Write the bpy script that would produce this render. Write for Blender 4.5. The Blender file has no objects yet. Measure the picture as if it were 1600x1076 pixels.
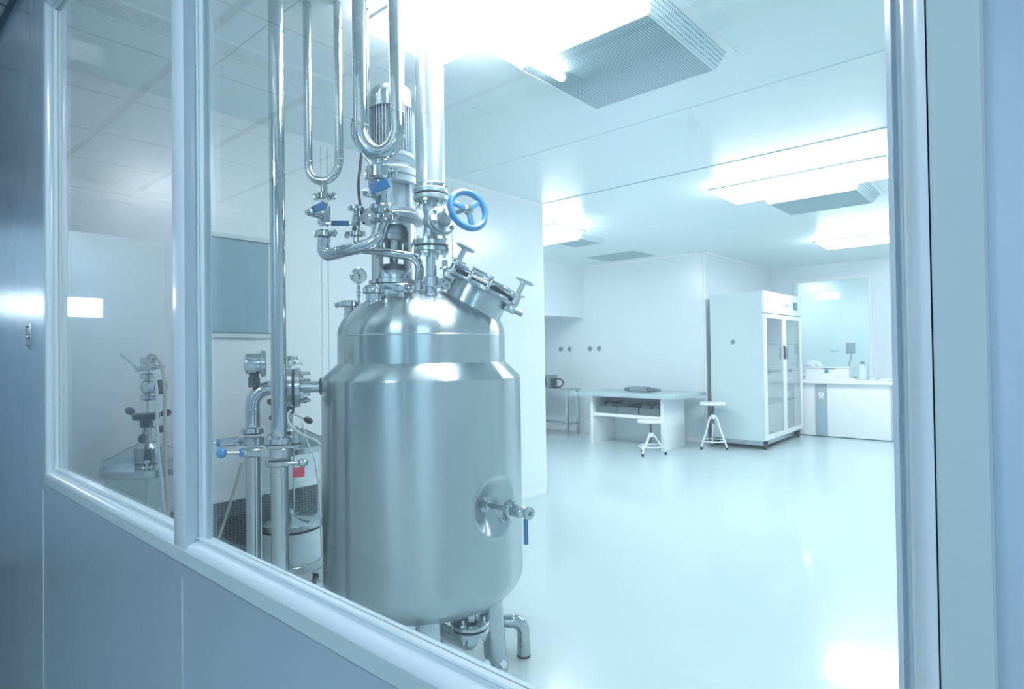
import bpy, bmesh, math, random
from mathutils import Vector, Matrix
random.seed(7)
PI = math.pi
C = bpy.context.scene.collection
V = Vector
S = V((.7497, .6617, 0))      # long side of the reactor skid
F = V((-.6617, .7497, 0))     # depth of the reactor skid
Z = V((0, 0, 1))

# ---------------------------------------------------------------- materials
MATS = {}
def nodes(name):
    m = bpy.data.materials.new(name); m.use_nodes = True
    MATS[name] = m
    nt = m.node_tree
    return m, nt, nt.nodes['Principled BSDF'], nt.nodes['Material Output']
def mat(name, col, rough=.5, metal=0, coat=0, spec=None, bump=0, bscale=(1,1,1), var=0, aniso=0, trans=0, ior=None, coatr=.05, vscale=6):
    m, nt, b, out = nodes(name)
    b.inputs['Base Color'].default_value = (*col, 1)
    b.inputs['Roughness'].default_value = rough
    b.inputs['Metallic'].default_value = metal
    b.inputs['Coat Weight'].default_value = coat
    b.inputs['Coat Roughness'].default_value = coatr
    if spec is not None: b.inputs['Specular IOR Level'].default_value = spec
    if trans: b.inputs['Transmission Weight'].default_value = trans
    if ior: b.inputs['IOR'].default_value = ior
    tc = nt.nodes.new('ShaderNodeTexCoord')
    if bump:
        mp = nt.nodes.new('ShaderNodeMapping'); mp.inputs['Scale'].default_value = bscale
        nz = nt.nodes.new('ShaderNodeTexNoise'); nz.inputs['Scale'].default_value = 1; nz.inputs['Detail'].default_value = 3
        bp = nt.nodes.new('ShaderNodeBump'); bp.inputs['Strength'].default_value = bump; bp.inputs['Distance'].default_value = .002
        nt.links.new(tc.outputs['Object'], mp.inputs['Vector']); nt.links.new(mp.outputs[0], nz.inputs['Vector'])
        nt.links.new(nz.outputs['Fac'], bp.inputs['Height']); nt.links.new(bp.outputs[0], b.inputs['Normal'])
    if var:
        nz = nt.nodes.new('ShaderNodeTexNoise'); nz.inputs['Scale'].default_value = vscale; nz.inputs['Detail'].default_value = 4
        nt.links.new(tc.outputs['Object'], nz.inputs['Vector'])
        mr = nt.nodes.new('ShaderNodeMapRange'); mr.inputs['To Min'].default_value = max(.01, rough - var); mr.inputs['To Max'].default_value = rough + var
        nt.links.new(nz.outputs['Fac'], mr.inputs['Value']); nt.links.new(mr.outputs[0], b.inputs['Roughness'])
    if aniso:
        b.inputs['Anisotropic'].default_value = aniso; b.inputs['Anisotropic Rotation'].default_value = .25
        tg = nt.nodes.new('ShaderNodeTangent'); tg.direction_type = 'RADIAL'; tg.axis = 'Z'
        nt.links.new(tg.outputs[0], b.inputs['Tangent'])
    return m
def emis(name, col, st):
    m, nt, b, out = nodes(name)
    e = nt.nodes.new('ShaderNodeEmission'); e.inputs[0].default_value = (*col, 1); e.inputs[1].default_value = st
    nt.links.new(e.outputs[0], out.inputs[0]); return m
def glass(name, tint=(1,1,1), ior=1.5, dust=0, rough=0):
    """thin sheet glass: clear where it transmits, mirror by Fresnel, optional film of dust"""
    m, nt, b, out = nodes(name); N = nt.nodes; L = nt.links
    geo = N.new('ShaderNodeNewGeometry')
    mx = N.new('ShaderNodeMix'); mx.data_type = 'FLOAT'; mx.inputs[2].default_value = ior; mx.inputs[3].default_value = 1/ior
    L.new(geo.outputs['Backfacing'], mx.inputs[0])
    fr = N.new('ShaderNodeFresnel'); L.new(mx.outputs[0], fr.inputs['IOR'])
    tr = N.new('ShaderNodeBsdfTransparent'); tr.inputs[0].default_value = (*tint, 1)
    gl = N.new('ShaderNodeBsdfGlossy'); gl.inputs['Roughness'].default_value = rough
    s1 = N.new('ShaderNodeMixShader'); L.new(fr.outputs[0], s1.inputs[0]); L.new(tr.outputs[0], s1.inputs[1]); L.new(gl.outputs[0], s1.inputs[2])
    last = s1
    if dust:
        tc = N.new('ShaderNodeTexCoord')
        sp = N.new('ShaderNodeTexVoronoi'); sp.inputs['Scale'].default_value = 55; L.new(tc.outputs['Object'], sp.inputs['Vector'])
        nz = N.new('ShaderNodeTexNoise'); nz.inputs['Scale'].default_value = 3; nz.inputs['Detail'].default_value = 5; L.new(tc.outputs['Object'], nz.inputs['Vector'])
        a = N.new('ShaderNodeMapRange'); a.inputs['From Min'].default_value = 0; a.inputs['From Max'].default_value = .10; a.inputs['To Min'].default_value = .35; a.inputs['To Max'].default_value = 0
        L.new(sp.outputs['Distance'], a.inputs['Value'])
        c = N.new('ShaderNodeMapRange'); c.inputs['From Min'].default_value = .52; c.inputs['From Max'].default_value = .75; L.new(nz.outputs['Fac'], c.inputs['Value'])
        mu = N.new('ShaderNodeMath'); mu.operation = 'MULTIPLY'; L.new(a.outputs[0], mu.inputs[0]); L.new(c.outputs[0], mu.inputs[1])
        ad = N.new('ShaderNodeMath'); ad.operation = 'ADD'; L.new(mu.outputs[0], ad.inputs[0]); ad.inputs[1].default_value = dust
        tl = N.new('ShaderNodeBsdfTranslucent'); tl.inputs[0].default_value = (.9,.95,1,1)
        s2 = N.new('ShaderNodeMixShader'); L.new(ad.outputs[0], s2.inputs[0]); L.new(s1.outputs[0], s2.inputs[1]); L.new(tl.outputs[0], s2.inputs[2]); last = s2
    L.new(last.outputs[0], out.inputs[0]); return m
def grid_mat(name, base, line, axes, rough=.5, coat=0, metal=0):
    """axes: list of (axis, offset, spacing, width): lines where axis coordinate hits offset + n*spacing; drawn as joints that stay put"""
    m, nt, b, out = nodes(name); N = nt.nodes; L = nt.links
    tc = N.new('ShaderNodeTexCoord'); sx = N.new('ShaderNodeSeparateXYZ'); L.new(tc.outputs['Object'], sx.inputs[0])
    prev = None
    for ax, off, sp, w in axes:
        a = N.new('ShaderNodeMath'); a.operation = 'SUBTRACT'; L.new(sx.outputs['XYZ'.index(ax)], a.inputs[0]); a.inputs[1].default_value = off - sp/2
        md = N.new('ShaderNodeMath'); md.operation = 'FLOORED_MODULO'; L.new(a.outputs[0], md.inputs[0]); md.inputs[1].default_value = sp
        c = N.new('ShaderNodeMath'); c.operation = 'COMPARE'; L.new(md.outputs[0], c.inputs[0]); c.inputs[1].default_value = sp/2; c.inputs[2].default_value = w/2
        if prev is None: prev = c
        else:
            mx = N.new('ShaderNodeMath'); mx.operation = 'MAXIMUM'; L.new(prev.outputs[0], mx.inputs[0]); L.new(c.outputs[0], mx.inputs[1]); prev = mx
    mix = N.new('ShaderNodeMix'); mix.data_type = 'RGBA'; mix.inputs[6].default_value = (*base, 1); mix.inputs[7].default_value = (*line, 1)
    L.new(prev.outputs[0], mix.inputs[0]); L.new(mix.outputs[2], b.inputs['Base Color'])
    b.inputs['Roughness'].default_value = rough; b.inputs['Coat Weight'].default_value = coat; b.inputs['Metallic'].default_value = metal
    return m
def perf_mat(name, base, hole, pitch, rad, rough=.4):
    """perforated sheet: regular round holes"""
    m, nt, b, out = nodes(name); N = nt.nodes; L = nt.links
    tc = N.new('ShaderNodeTexCoord'); sx = N.new('ShaderNodeSeparateXYZ'); L.new(tc.outputs['Object'], sx.inputs[0])
    ds = []
    for i in (0, 1, 2):
        md = N.new('ShaderNodeMath'); md.operation = 'FLOORED_MODULO'; L.new(sx.outputs[i], md.inputs[0]); md.inputs[1].default_value = pitch
        s = N.new('ShaderNodeMath'); s.operation = 'SUBTRACT'; L.new(md.outputs[0], s.inputs[0]); s.inputs[1].default_value = pitch/2
        q = N.new('ShaderNodeMath'); q.operation = 'MULTIPLY'; L.new(s.outputs[0], q.inputs[0]); L.new(s.outputs[0], q.inputs[1]); ds.append(q)
    geo = N.new('ShaderNodeNewGeometry'); sn = N.new('ShaderNodeSeparateXYZ'); L.new(geo.outputs['Normal'], sn.inputs[0])
    tot = None
    for i in (0, 1, 2):     # leave out the axis the sheet faces
        ab = N.new('ShaderNodeMath'); ab.operation = 'ABSOLUTE'; L.new(sn.outputs[i], ab.inputs[0])
        lt = N.new('ShaderNodeMath'); lt.operation = 'LESS_THAN'; L.new(ab.outputs[0], lt.inputs[0]); lt.inputs[1].default_value = .6
        mu = N.new('ShaderNodeMath'); mu.operation = 'MULTIPLY'; L.new(ds[i].outputs[0], mu.inputs[0]); L.new(lt.outputs[0], mu.inputs[1])
        if tot is None: tot = mu
        else:
            ad = N.new('ShaderNodeMath'); ad.operation = 'ADD'; L.new(tot.outputs[0], ad.inputs[0]); L.new(mu.outputs[0], ad.inputs[1]); tot = ad
    lt = N.new('ShaderNodeMath'); lt.operation = 'LESS_THAN'; L.new(tot.outputs[0], lt.inputs[0]); lt.inputs[1].default_value = rad*rad
    mix = N.new('ShaderNodeMix'); mix.data_type = 'RGBA'; mix.inputs[6].default_value = (*base, 1); mix.inputs[7].default_value = (*hole, 1)
    L.new(lt.outputs[0], mix.inputs[0]); L.new(mix.outputs[2], b.inputs['Base Color']); b.inputs['Roughness'].default_value = rough
    return m

# ---------------------------------------------------------------- mesh helpers
def NB(): return bmesh.new()
def frame(axis):
    a = V(axis).normalized()
    h = V((0,0,1)) if abs(a.z) < .95 else V((1,0,0))
    u = h.cross(a).normalized(); v = a.cross(u).normalized()
    return a, u, v
def lathe(bm, o, axis, prof, seg=32, a0=0, a1=2*PI, cap=True):
    o = V(o); a, u, v = frame(axis); rings = []
    full = abs(a1-a0-2*PI) < 1e-6; n = seg if full else seg+1
    for r, h in prof:
        rings.append([bm.verts.new(o + a*h + (u*math.cos(a0+(a1-a0)*i/seg) + v*math.sin(a0+(a1-a0)*i/seg))*max(r, 1e-5)) for i in range(n)])
    for A, B in zip(rings, rings[1:]):
        for i in range(n if full else n-1):
            j = (i+1) % n
            bm.faces.new((A[i], A[j], B[j], B[i]))
    if cap and full:
        if prof[0][0] > 2e-5: bm.faces.new(rings[0][::-1])
        if prof[-1][0] > 2e-5: bm.faces.new(rings[-1])
    return bm
def cyl(bm, p0, p1, r0, r1=None, seg=24, bev=0):
    p0, p1 = V(p0), V(p1); L = (p1-p0).length; r1 = r0 if r1 is None else r1
    if bev: prof = [(r0-bev, 0), (r0, bev), (r1, L-bev), (r1-bev, L)]
    else: prof = [(r0, 0), (r1, L)]
    return lathe(bm, p0, p1-p0, prof, seg)
def box(bm, c, s, rot=None, bev=0):
    c = V(c); hx, hy, hz = s[0]/2, s[1]/2, s[2]/2
    R = rot if rot is not None else Matrix.Identity(3)
    vs = [bm.verts.new(c + R @ V((x*hx, y*hy, z*hz))) for x in (-1,1) for y in (-1,1) for z in (-1,1)]
    fs = [bm.faces.new([vs[i] for i in q]) for q in ((0,1,3,2),(4,6,7,5),(0,4,5,1),(2,3,7,6),(0,2,6,4),(1,5,7,3))]
    if bev:
        es = list({e for f in fs for e in f.edges})
        bmesh.ops.bevel(bm, geom=es, offset=bev, segments=2, affect='EDGES', profile=.6)
    return bm
def bx(bm, x0, x1, y0, y1, z0, z1, bev=0):
    return box(bm, ((x0+x1)/2, (y0+y1)/2, (z0+z1)/2), (abs(x1-x0), abs(y1-y0), abs(z1-z0)), None, bev)
def basis(x, y):    # rotation with local x,y along the given world vectors
    x = V(x).normalized(); y = V(y); y = (y - x*y.dot(x)).normalized(); z = x.cross(y)
    return Matrix((x, y, z)).transposed()
def fillet(pts, R, n=8):
    pts = [V(p) for p in pts]; out = [pts[0]]
    for i in range(1, len(pts)-1):
        a, b, c = pts[i-1], pts[i], pts[i+1]
        r = R[i-1] if isinstance(R, (list, tuple)) else R
        d1, d2 = (a-b).normalized(), (c-b).normalized()
        ang = d1.angle(d2)
        if ang > PI-.02 or r <= 0: out.append(b); continue
        t = min(r/math.tan(ang/2), (a-b).length*.49, (c-b).length*.49); rr = t*math.tan(ang/2)
        ctr = b + (d1+d2).normalized()*(rr/math.sin(ang/2))
        p, q = b+d1*t - ctr, b+d2*t - ctr; th = p.angle(q); ax = p.cross(q).normalized()
        for k in range(n+1): out.append(ctr + Matrix.Rotation(th*k/n, 3, ax) @ p)
    out.append(pts[-1]); return out
def spline(pts, n=10):
    P = [V(p) for p in pts]; P = [P[0]*2-P[1]] + P + [P[-1]*2-P[-2]]; out = []
    for i in range(1, len(P)-2):
        for k in range(n):
            t = k/n; a, b, c, d = P[i-1:i+3]
            out.append(.5*((2*b) + (c-a)*t + (2*a-5*b+4*c-d)*t*t + (3*b-a-3*c+d)*t**3))
    out.append(P[-2]); return out
def sweep(bm, path, r, seg=20, cap=True):
    path = [V(p) for p in path]; pr = None; rings = []
    n = len(path)
    for i, p in enumerate(path):
        t = (path[min(i+1, n-1)] - path[max(i-1, 0)]).normalized()
        if pr is None: _, u, _ = frame(t)
        else: u = (pr - t*pr.dot(t)).normalized()
        pr = u; w = t.cross(u)
        rr = r[i] if isinstance(r, (list, tuple)) else r
        rings.append([bm.verts.new(p + (u*math.cos(2*PI*k/seg) + w*math.sin(2*PI*k/seg))*rr) for k in range(seg)])
    for A, B in zip(rings, rings[1:]):
        for k in range(seg): bm.faces.new((A[k], A[(k+1) % seg], B[(k+1) % seg], B[k]))
    if cap: bm.faces.new(rings[0][::-1]); bm.faces.new(rings[-1])
    return bm
def tube(bm, pts, r, R=.05, seg=20): return sweep(bm, fillet(pts, R), r, seg)
def torus(bm, o, axis, R, r, n=40, k=14):
    a, u, v = frame(axis); o = V(o); rg = []
    for i in range(n):
        d = u*math.cos(2*PI*i/n) + v*math.sin(2*PI*i/n)
        rg.append([bm.verts.new(o + d*(R + r*math.cos(2*PI*j/k)) + a*r*math.sin(2*PI*j/k)) for j in range(k)])
    for i in range(n):
        A, B = rg[i], rg[(i+1) % n]
        for j in range(k): bm.faces.new((A[j], B[j], B[(j+1) % k], A[(j+1) % k]))
    return bm
def ball(bm, o, r, sc=(1,1,1), axis=(0,0,1), n=14):
    prof = [(r*sc[0]*math.sin(PI*i/n), -r*sc[2]*math.cos(PI*i/n)) for i in range(n+1)]
    return lathe(bm, o, axis, prof, 20, cap=False)
def prism(bm, pts, d):      # polygon pts extruded by vector d
    d = V(d); A = [bm.verts.new(V(p)) for p in pts]; B = [bm.verts.new(V(p)+d) for p in pts]; n = len(A)
    bm.faces.new(A[::-1]); bm.faces.new(B)
    for i in range(n): bm.faces.new((A[i], A[(i+1) % n], B[(i+1) % n], B[i]))
    return bm
def hexnut(bm, p, axis, r=.012, h=.01, bolt=0):
    lathe(bm, p, axis, [(r, 0), (r, h)], 6)
    if bolt: cyl(bm, V(p), V(p)+V(axis).normalized()*(h+bolt), r*.55, seg=12)

# ---------------------------------------------------------------- objects
BASE = {}
def obj(name, bm, m, parent=None, smooth=True):
    bmesh.ops.recalc_face_normals(bm, faces=bm.faces)
    off = BASE.get(parent.name, V((0,0,0))) if parent else V((0,0,0))
    if off.length: bmesh.ops.translate(bm, verts=bm.verts, vec=-off)
    if smooth:
        for f in bm.faces: f.smooth = True
        for e in bm.edges:
            if len(e.link_faces) == 2 and e.calc_face_angle(0) > .55: e.smooth = False
    me = bpy.data.meshes.new(name); bm.to_mesh(me); bm.free()
    me.materials.append(MATS[m])
    o = bpy.data.objects.new(name, me); C.objects.link(o)
    if parent: o.parent = parent; BASE[o.name] = off
    return o
def tag(o, label=None, cat=None, group=None, kind=None):
    if label: o['label'] = label
    if cat: o['category'] = cat
    if group: o['group'] = group
    if kind: o['kind'] = kind
    return o
def thing(name, label, cat, loc, group=None, kind=None):
    o = bpy.data.objects.new(name, None); C.objects.link(o); o.empty_display_size = .05
    o.location = V(loc); BASE[o.name] = V(loc)
    return tag(o, label, cat, group, kind)
def solo(name, bm, m, label, cat, group=None):
    """thing that is one mesh, with its origin at the base of its shape"""
    c = V((0,0,0)); n = len(bm.verts)
    for v in bm.verts: c += v.co
    c /= n; c.z = min(v.co.z for v in bm.verts)
    bmesh.ops.translate(bm, verts=bm.verts, vec=-c)
    o = obj(name, bm, m); o.location = c
    return tag(o, label, cat, group)
def struct(name, bm, m, parent=None):
    o = obj(name, bm, m, parent, smooth=True)
    if not parent: o['kind'] = 'structure'
    return o
def kids(o): return [c for c in C.objects if c.parent == o]
def dup(root, loc=None, rz=None, label=None, group=None, sc=None):
    def rec(o, par):
        c = o.copy(); C.objects.link(c)
        if par: c.parent = par
        for ch in kids(o): rec(ch, c)
        return c
    r = rec(root, None)
    if loc is not None: r.location = V(loc)
    if rz is not None: r.rotation_euler = (0,0,rz)
    if sc: r.scale = (sc, sc, sc)
    if label: r['label'] = label
    if group: r['group'] = group
    return r
# ================================================================ materials
mat('white_panel', (.78,.845,.87), .28, coat=.5, coatr=.22, bump=.03, bscale=(1.5,1.5,1.5))
mat('white_ceiling', (.75,.84,.86), .35, coat=.3, coatr=.25)
mat('epoxy_floor', (.52,.65,.67), .30, coat=.5, coatr=.10, bump=.04, bscale=(2,2,2), var=.05)
mat('white_paint', (.86,.88,.89), .35, coat=.3)
mat('corridor_wall', (.62,.70,.80), .5, coat=.2)
mat('crate_grey', (.11,.16,.17), .5)
mat('table_top', (.40,.51,.54), .35)
mat('panel_metal', (.50,.64,.73), .24, metal=.55, bump=.05, bscale=(160,160,1.5), var=.04, vscale=2)
mat('frame_white', (.54,.65,.70), .18, coat=.6, coatr=.08)
mat('frame_flat', (.38,.50,.52), .35, coat=.3, coatr=.2)
mat('joint_dark', (.10,.17,.20), .6)
mat('steel_brushed', (.44,.51,.53), .25, metal=1, bump=.08, bscale=(3,3,260), var=.03, vscale=4, aniso=.96)
mat('steel_polished', (.52,.58,.60), .07, metal=1)
mat('steel_satin', (.50,.56,.58), .22, metal=1, var=.05, vscale=12)
mat('steel_dark', (.12,.14,.15), .3, metal=.9)
mat('cast_steel', (.44,.52,.55), .42, metal=.9, bump=.25, bscale=(220,220,220))
mat('aluminium_paint', (.55,.66,.72), .4, metal=.3, coat=.2)
mat('blue_grip', (.006,.13,.33), .4, coat=.2)
mat('blue_enamel', (.02,.22,.50), .35, coat=.5)
mat('black_plastic', (.012,.018,.022), .35)
mat('black_rubber', (.015,.02,.022), .6)
mat('grey_plastic', (.22,.30,.33), .5)
mat('dial_face', (.60,.70,.72), .5)
mat('beige_hose', (.52,.52,.44), .45)
mat('clear_hose', (.62,.74,.76), .3)
mat('pink_tag', (.80,.10,.16), .5)
mat('green_plastic', (.05,.30,.22), .5)
mat('cloth_white', (.75,.82,.85), .8)
mat('milk_plastic', (.62,.74,.78), .35, coat=.4)
mat('grille_dark', (.03,.05,.055), .6)
mat('grille_bar', (.20,.28,.30), .4, metal=.5)
mat('board_grey', (.25,.40,.46), .45, bump=.1, bscale=(3,3,40))
mat('cabinet_grey', (.58,.68,.69), .5)
mat('steel_light', (.72,.78,.82), .30, metal=.85)
mat('tape_grey', (.35,.45,.5), .5)
glass('window_glass', (.93,.99,1), 1.66, dust=.012)
glass('cabinet_glass', (.95,.99,.99), 1.85)
glass('vessel_glass', (.93,.985,.98), 1.5)
emis('lamp_room', (1.0,.94,.975), 24)
emis('lamp_side', (1.0,.94,.975), 13)
emis('lamp_beyond', (.95,.96,1.0), 42)
emis('lamp_corridor', (.82,.92,1.0), 48)
emis('door_pane_lit', (.78,.9,1.0), 6)
emis('screen_lit', (.25,.5,.65), .8)
grid_mat('corridor_tiles', (.52,.62,.65), (.06,.10,.12), [('Y', -.073, .53, .036), ('X', -2.05, .555, .013)], .45, coat=.2)
grid_mat('perforated_grey', (.50,.64,.68), (.15,.25,.28), [('X', 0, .012, .004), ('Y', 0, .012, .004)], .5)
perf_mat('perforated_white', (.66,.78,.82), (.22,.34,.38), .0155, .0048)

H = 2.585         # room ceiling
HC = 2.455        # corridor ceiling
YG = .42          # glass plane
# ================================================================ setting
b = NB(); bx(b, -6.6, 2.0, .46, 12.6, -.1, 0); struct('floor', b, 'epoxy_floor')
b = NB(); bx(b, -5.0, 3.2, -1.45, .46, -.1, 0); struct('floor', b, 'grey_plastic')
b = NB(); bx(b, -6.6, 2.0, .46, 12.6, H, H+.1); struct('ceiling', b, 'white_ceiling')
b = NB(); bx(b, -5.0, 3.2, -1.45, .40, HC, HC+.1); struct('ceiling', b, 'corridor_tiles')
b = NB(); bx(b, -6.6, -3.40, 7.81, 10.4, 0, H); struct('wall_back', b, 'white_panel')
b = NB()                                    # far wall with the window opening x -2.98..-1.93, z .86..2.33
bx(b, -3.40, -2.98, 10.4, 10.5, 0, H); bx(b, -1.93, 2.0, 10.4, 10.5, 0, H)
bx(b, -2.98, -1.93, 10.4, 10.5, 0, .84); bx(b, -2.98, -1.93, 10.4, 10.5, 2.34, H); struct('wall_far', b, 'white_panel')
b = NB(); bx(b, -5.2, 0, 12.5, 12.6, 0, H); struct('wall_beyond', b, 'white_panel')
b = NB(); bx(b, 1.9, 2.0, .46, 12.6, 0, H); struct('wall_right', b, 'white_panel')
b = NB(); bx(b, -6.6, -6.5, .46, 7.81, 0, H); struct('wall_left', b, 'white_panel')
b = NB(); bx(b, -3.38, -3.33, .46, 4.20, 0, H); struct('wall_partition', b, 'white_panel')
b = NB(); bx(b, -6.5, -5.385, 6.4, 7.81, 1.79, H); struct('wall_bulkhead', b, 'white_panel')
# window wall: panels round the opening (x -2.10..-.02, z .90..2.30)
def wallpart(b, x0, x1, z0, z1): bx(b, x0, x1, .40, .421, z0, z1)
b = NB(); wallpart(b, -5.0, -2.13, 0, HC); struct('wall_front', b, 'panel_metal')
b = NB(); wallpart(b, -2.13, 0.0, 0, .905); struct('wall_front', b, 'panel_metal')
b = NB(); wallpart(b, -2.13, 0.0, 2.30, HC); struct('wall_front', b, 'panel_metal')
b = NB(); wallpart(b, -.02, 3.2, 0, HC); struct('wall_front', b, 'panel_metal')
b = NB()                                    # room-side skin of the window wall
for x0, x1, z0, z1 in ((-6.6,-2.38,0,H), (-2.38,-.01,0,.89), (-2.38,-.01,2.40,H), (-.01,2.0,0,H)): bx(b, x0, x1, .455, .475, z0, z1)
struct('wall_front', b, 'white_panel')
b = NB(); bx(b, -5.0, 3.2, -1.45, -1.35, 0, HC); struct('wall_corridor', b, 'corridor_wall')
b = NB(); bx(b, 3.1, 3.2, -1.35, .40, 0, HC); struct('wall_corridor', b, 'corridor_wall')
b = NB(); bx(b, -4.9, -4.8, -1.35, .40, 0, HC); struct('wall_corridor', b, 'corridor_wall')
# panel seams
for x in (-2.158, -1.12):
    b = NB(); bx(b, x-.0012, x+.0012, .3985, .4002, 0, .878 if x > -2.1 else .885); struct('trim_seam', b, 'frame_white')
b = NB(); bx(b, -5.0, 3.2, .385, .40, HC-.012, HC); struct('trim_ceiling', b, 'joint_dark')
b = NB()
for k, (d, z) in enumerate(((.012,HC-.02), (.030,HC-.045), (.016,HC-.075), (.026,HC-.10))): bx(b, -4.80, -4.80+d, -1.35, .385, z-.012, z+.012, .003)
struct('trim_cornice', b, 'white_paint')
# baseboards and room trims
b = NB(); bx(b, -3.33, -3.315, .475, 4.215, 0, .05, .004); bx(b, -3.38, -3.315, 4.20, 4.215, 0, .05, .004); struct('baseboard_left', b, 'white_paint')
b = NB(); bx(b, -6.5, -3.40, 7.795, 7.81, 0, .05, .004); struct('baseboard_back', b, 'white_paint')
b = NB(); bx(b, -3.38, -3.325, 2.3, 4.205, H-.03, H); struct('trim_top', b, 'white_paint')
b = NB(); cyl(b, (-3.40,7.80,0), (-3.40,7.80,H), .022, seg=16); struct('trim_corner', b, 'white_paint')
b = NB(); cyl(b, (-3.355,4.205,0), (-3.355,4.205,H), .026, seg=16); struct('trim_corner', b, 'white_paint')
b = NB(); bx(b, -3.35, 1.9, 4.195, 4.205, H-.003, H); struct('trim_joint', b, 'board_grey')
for y in (1.15, 3.1): 
    b = NB(); bx(b, -3.33, 1.9, y, y+.004, H-.002, H); struct('trim_joint', b, 'cabinet_grey')
b = NB(); bx(b, -3.33, -3.327, 2.045, 2.05, .05, H-.03); bx(b, -3.33, -3.327, 2.0, 2.003, .05, H-.03); struct('trim_seam', b, 'cabinet_grey')
b = NB(); bx(b, -3.33, -3.327, 3.1, 3.103, .05, H-.03); struct('trim_seam', b, 'cabinet_grey')
b = NB(); bx(b, -6.5, -3.45, 7.775, 7.81, H-.025, H); struct('trim_top', b, 'white_paint')
b = NB(); bx(b, -3.40, -3.37, 7.81, 10.4, H-.025, H); struct('trim_top', b, 'white_paint')

# ---- the window the photograph looks through
def extr(bm, prof, p0, p1, uvec, vvec, m0=0, m1=0):
    """profile (u,v) swept from p0 to p1; m0/m1 = mitre: how far the end runs on per unit u"""
    p0, p1, u, v = V(p0), V(p1), V(uvec), V(vvec); d = (p1-p0).normalized()
    A = [bm.verts.new(p0 + u*a + v*c - d*(a*m0)) for a, c in prof]; B = [bm.verts.new(p1 + u*a + v*c + d*(a*m1)) for a, c in prof]
    n = len(A)
    for i in range(n): j = (i+1) % n; bm.faces.new((A[i], A[j], B[j], B[i]))
    bm.faces.new(A[::-1]); bm.faces.new(B)
bead = [(0,-.002), (0,.007), (.003,.008), (.0045,.005), (.007,.005)] + [(.0215-.0145*math.cos(t*PI/2/9), .006+.0195*math.sin(t*PI/2/9)) for t in range(10)] + [(.0215,.010), (.0215,-.002)]
flat = [(.0222,-.002), (.0222,.0245), (.0228,.0250), (.0450,.0250), (.0462,.0238), (.0462,-.002)]
X0, X1, Z0, Z1 = -2.077, -.066, .952, 2.250
win = thing('window_1', None, None, (X0, YG, Z0), kind='structure')
def member(nm, prof, m):
    for k, (p0, p1, u) in enumerate((((X0,YG,Z0),(X1,YG,Z0),(0,0,-1)), ((X0,YG,Z1),(X1,YG,Z1),(0,0,1)), ((X0,YG,Z0),(X0,YG,Z1),(-1,0,0)), ((X1,YG,Z0),(X1,YG,Z1),(1,0,0)))):
        b = NB(); extr(b, prof, p0, p1, u, (0,-1,0), 1, 1); obj(nm, b, m, win)
member('window_frame', bead, 'frame_white'); member('window_frame_face', flat, 'frame_flat')
b = NB()                                    # frame body between the two wall skins
prism(b, [(X0,.421,Z0-.14), (X0,.429,Z0-.14), (X0-.30,.476,Z0-.14), (X0-.34,.476,Z0-.14), (X0-.05,.421,Z0-.14)], (0,0,Z1-Z0+.30))
prism(b, [(X1,.421,Z0-.14), (X1,.429,Z0-.14), (X1+.05,.476,Z0-.14), (X1+.09,.476,Z0-.14), (X1+.05,.421,Z0-.14)], (0,0,Z1-Z0+.30))
prism(b, [(X0-.3,.421,Z0-.06), (X0-.3,.421,Z0), (X0-.3,.429,Z0), (X0-.3,.476,Z0-.05), (X0-.3,.476,Z0-.10)], (X1-X0+.35,0,0))
prism(b, [(X0-.3,.421,Z1+.06), (X0-.3,.421,Z1), (X0-.3,.429,Z1), (X0-.3,.476,Z1+.15), (X0-.3,.476,Z1+.18)], (X1-X0+.35,0,0)); obj('window_reveal', b, 'frame_white', win)
mu = NB(); bx(mu, -1.143, -1.088, .3945, .4145, Z0-.0205, Z1+.0205, .0015); bx(mu, -1.152, -1.078, .4145, .417, Z0, Z1)
prism(mu, [(-1.165,.417,Z0), (-1.062,.417,Z0), (-1.062,.428,Z0), (-1.165,.47,Z0), (-1.185,.47,Z0)], (0,0,Z1-Z0)); obj('window_mullion', mu, 'frame_white', win)
for x0, x1 in ((X0, -1.165), (-1.062, X1)):
    b = NB(); bx(b, x0, x1, .4205, .4255, Z0, Z1); obj('window_pane', b, 'window_glass', win, smooth=False)
# far window
w2 = thing('window_2', None, None, (-2.45, 10.4, .84), kind='structure')
b = NB(); bx(b, -3.01, -2.965, 10.37, 10.41, .82, 2.37); bx(b, -1.945, -1.90, 10.37, 10.41, .82, 2.37); bx(b, -2.965, -1.945, 10.37, 10.41, 2.32, 2.37); bx(b, -2.965, -1.945, 10.37, 10.41, .82, .86)
obj('window_frame', b, 'white_paint', w2)
b = NB(); bx(b, -2.965, -1.945, 10.44, 10.446, .86, 2.32); obj('window_pane', b, 'vessel_glass', w2, smooth=False)
# door seen through that window, in the room beyond
d1 = thing('door_1', None, None, (-4.2, 12.5, 0), kind='structure')
b = NB(); bx(b, -4.65, -3.85, 12.46, 12.5, 0, 2.1); obj('door_leaf', b, 'white_paint', d1)
b = NB(); bx(b, -4.70, -4.65, 12.44, 12.5, 0, 2.15); bx(b, -3.85, -3.80, 12.44, 12.5, 0, 2.15); bx(b, -4.70, -3.80, 12.44, 12.5, 2.1, 2.15); obj('door_frame', b, 'cabinet_grey', d1)
# corridor end door with its lit vision panel
d2 = thing('door_2', None, None, (-4.8, -.3, 0), kind='structure')
b = NB(); bx(b, -4.80, -4.775, -.75, .12, 0, 2.1); obj('door_leaf', b, 'panel_metal', d2)
b = NB(); bx(b, -4.775, -4.768, -.36, .0, 1.535, 1.66); obj('door_pane', b, 'door_pane_lit', d2)

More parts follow.
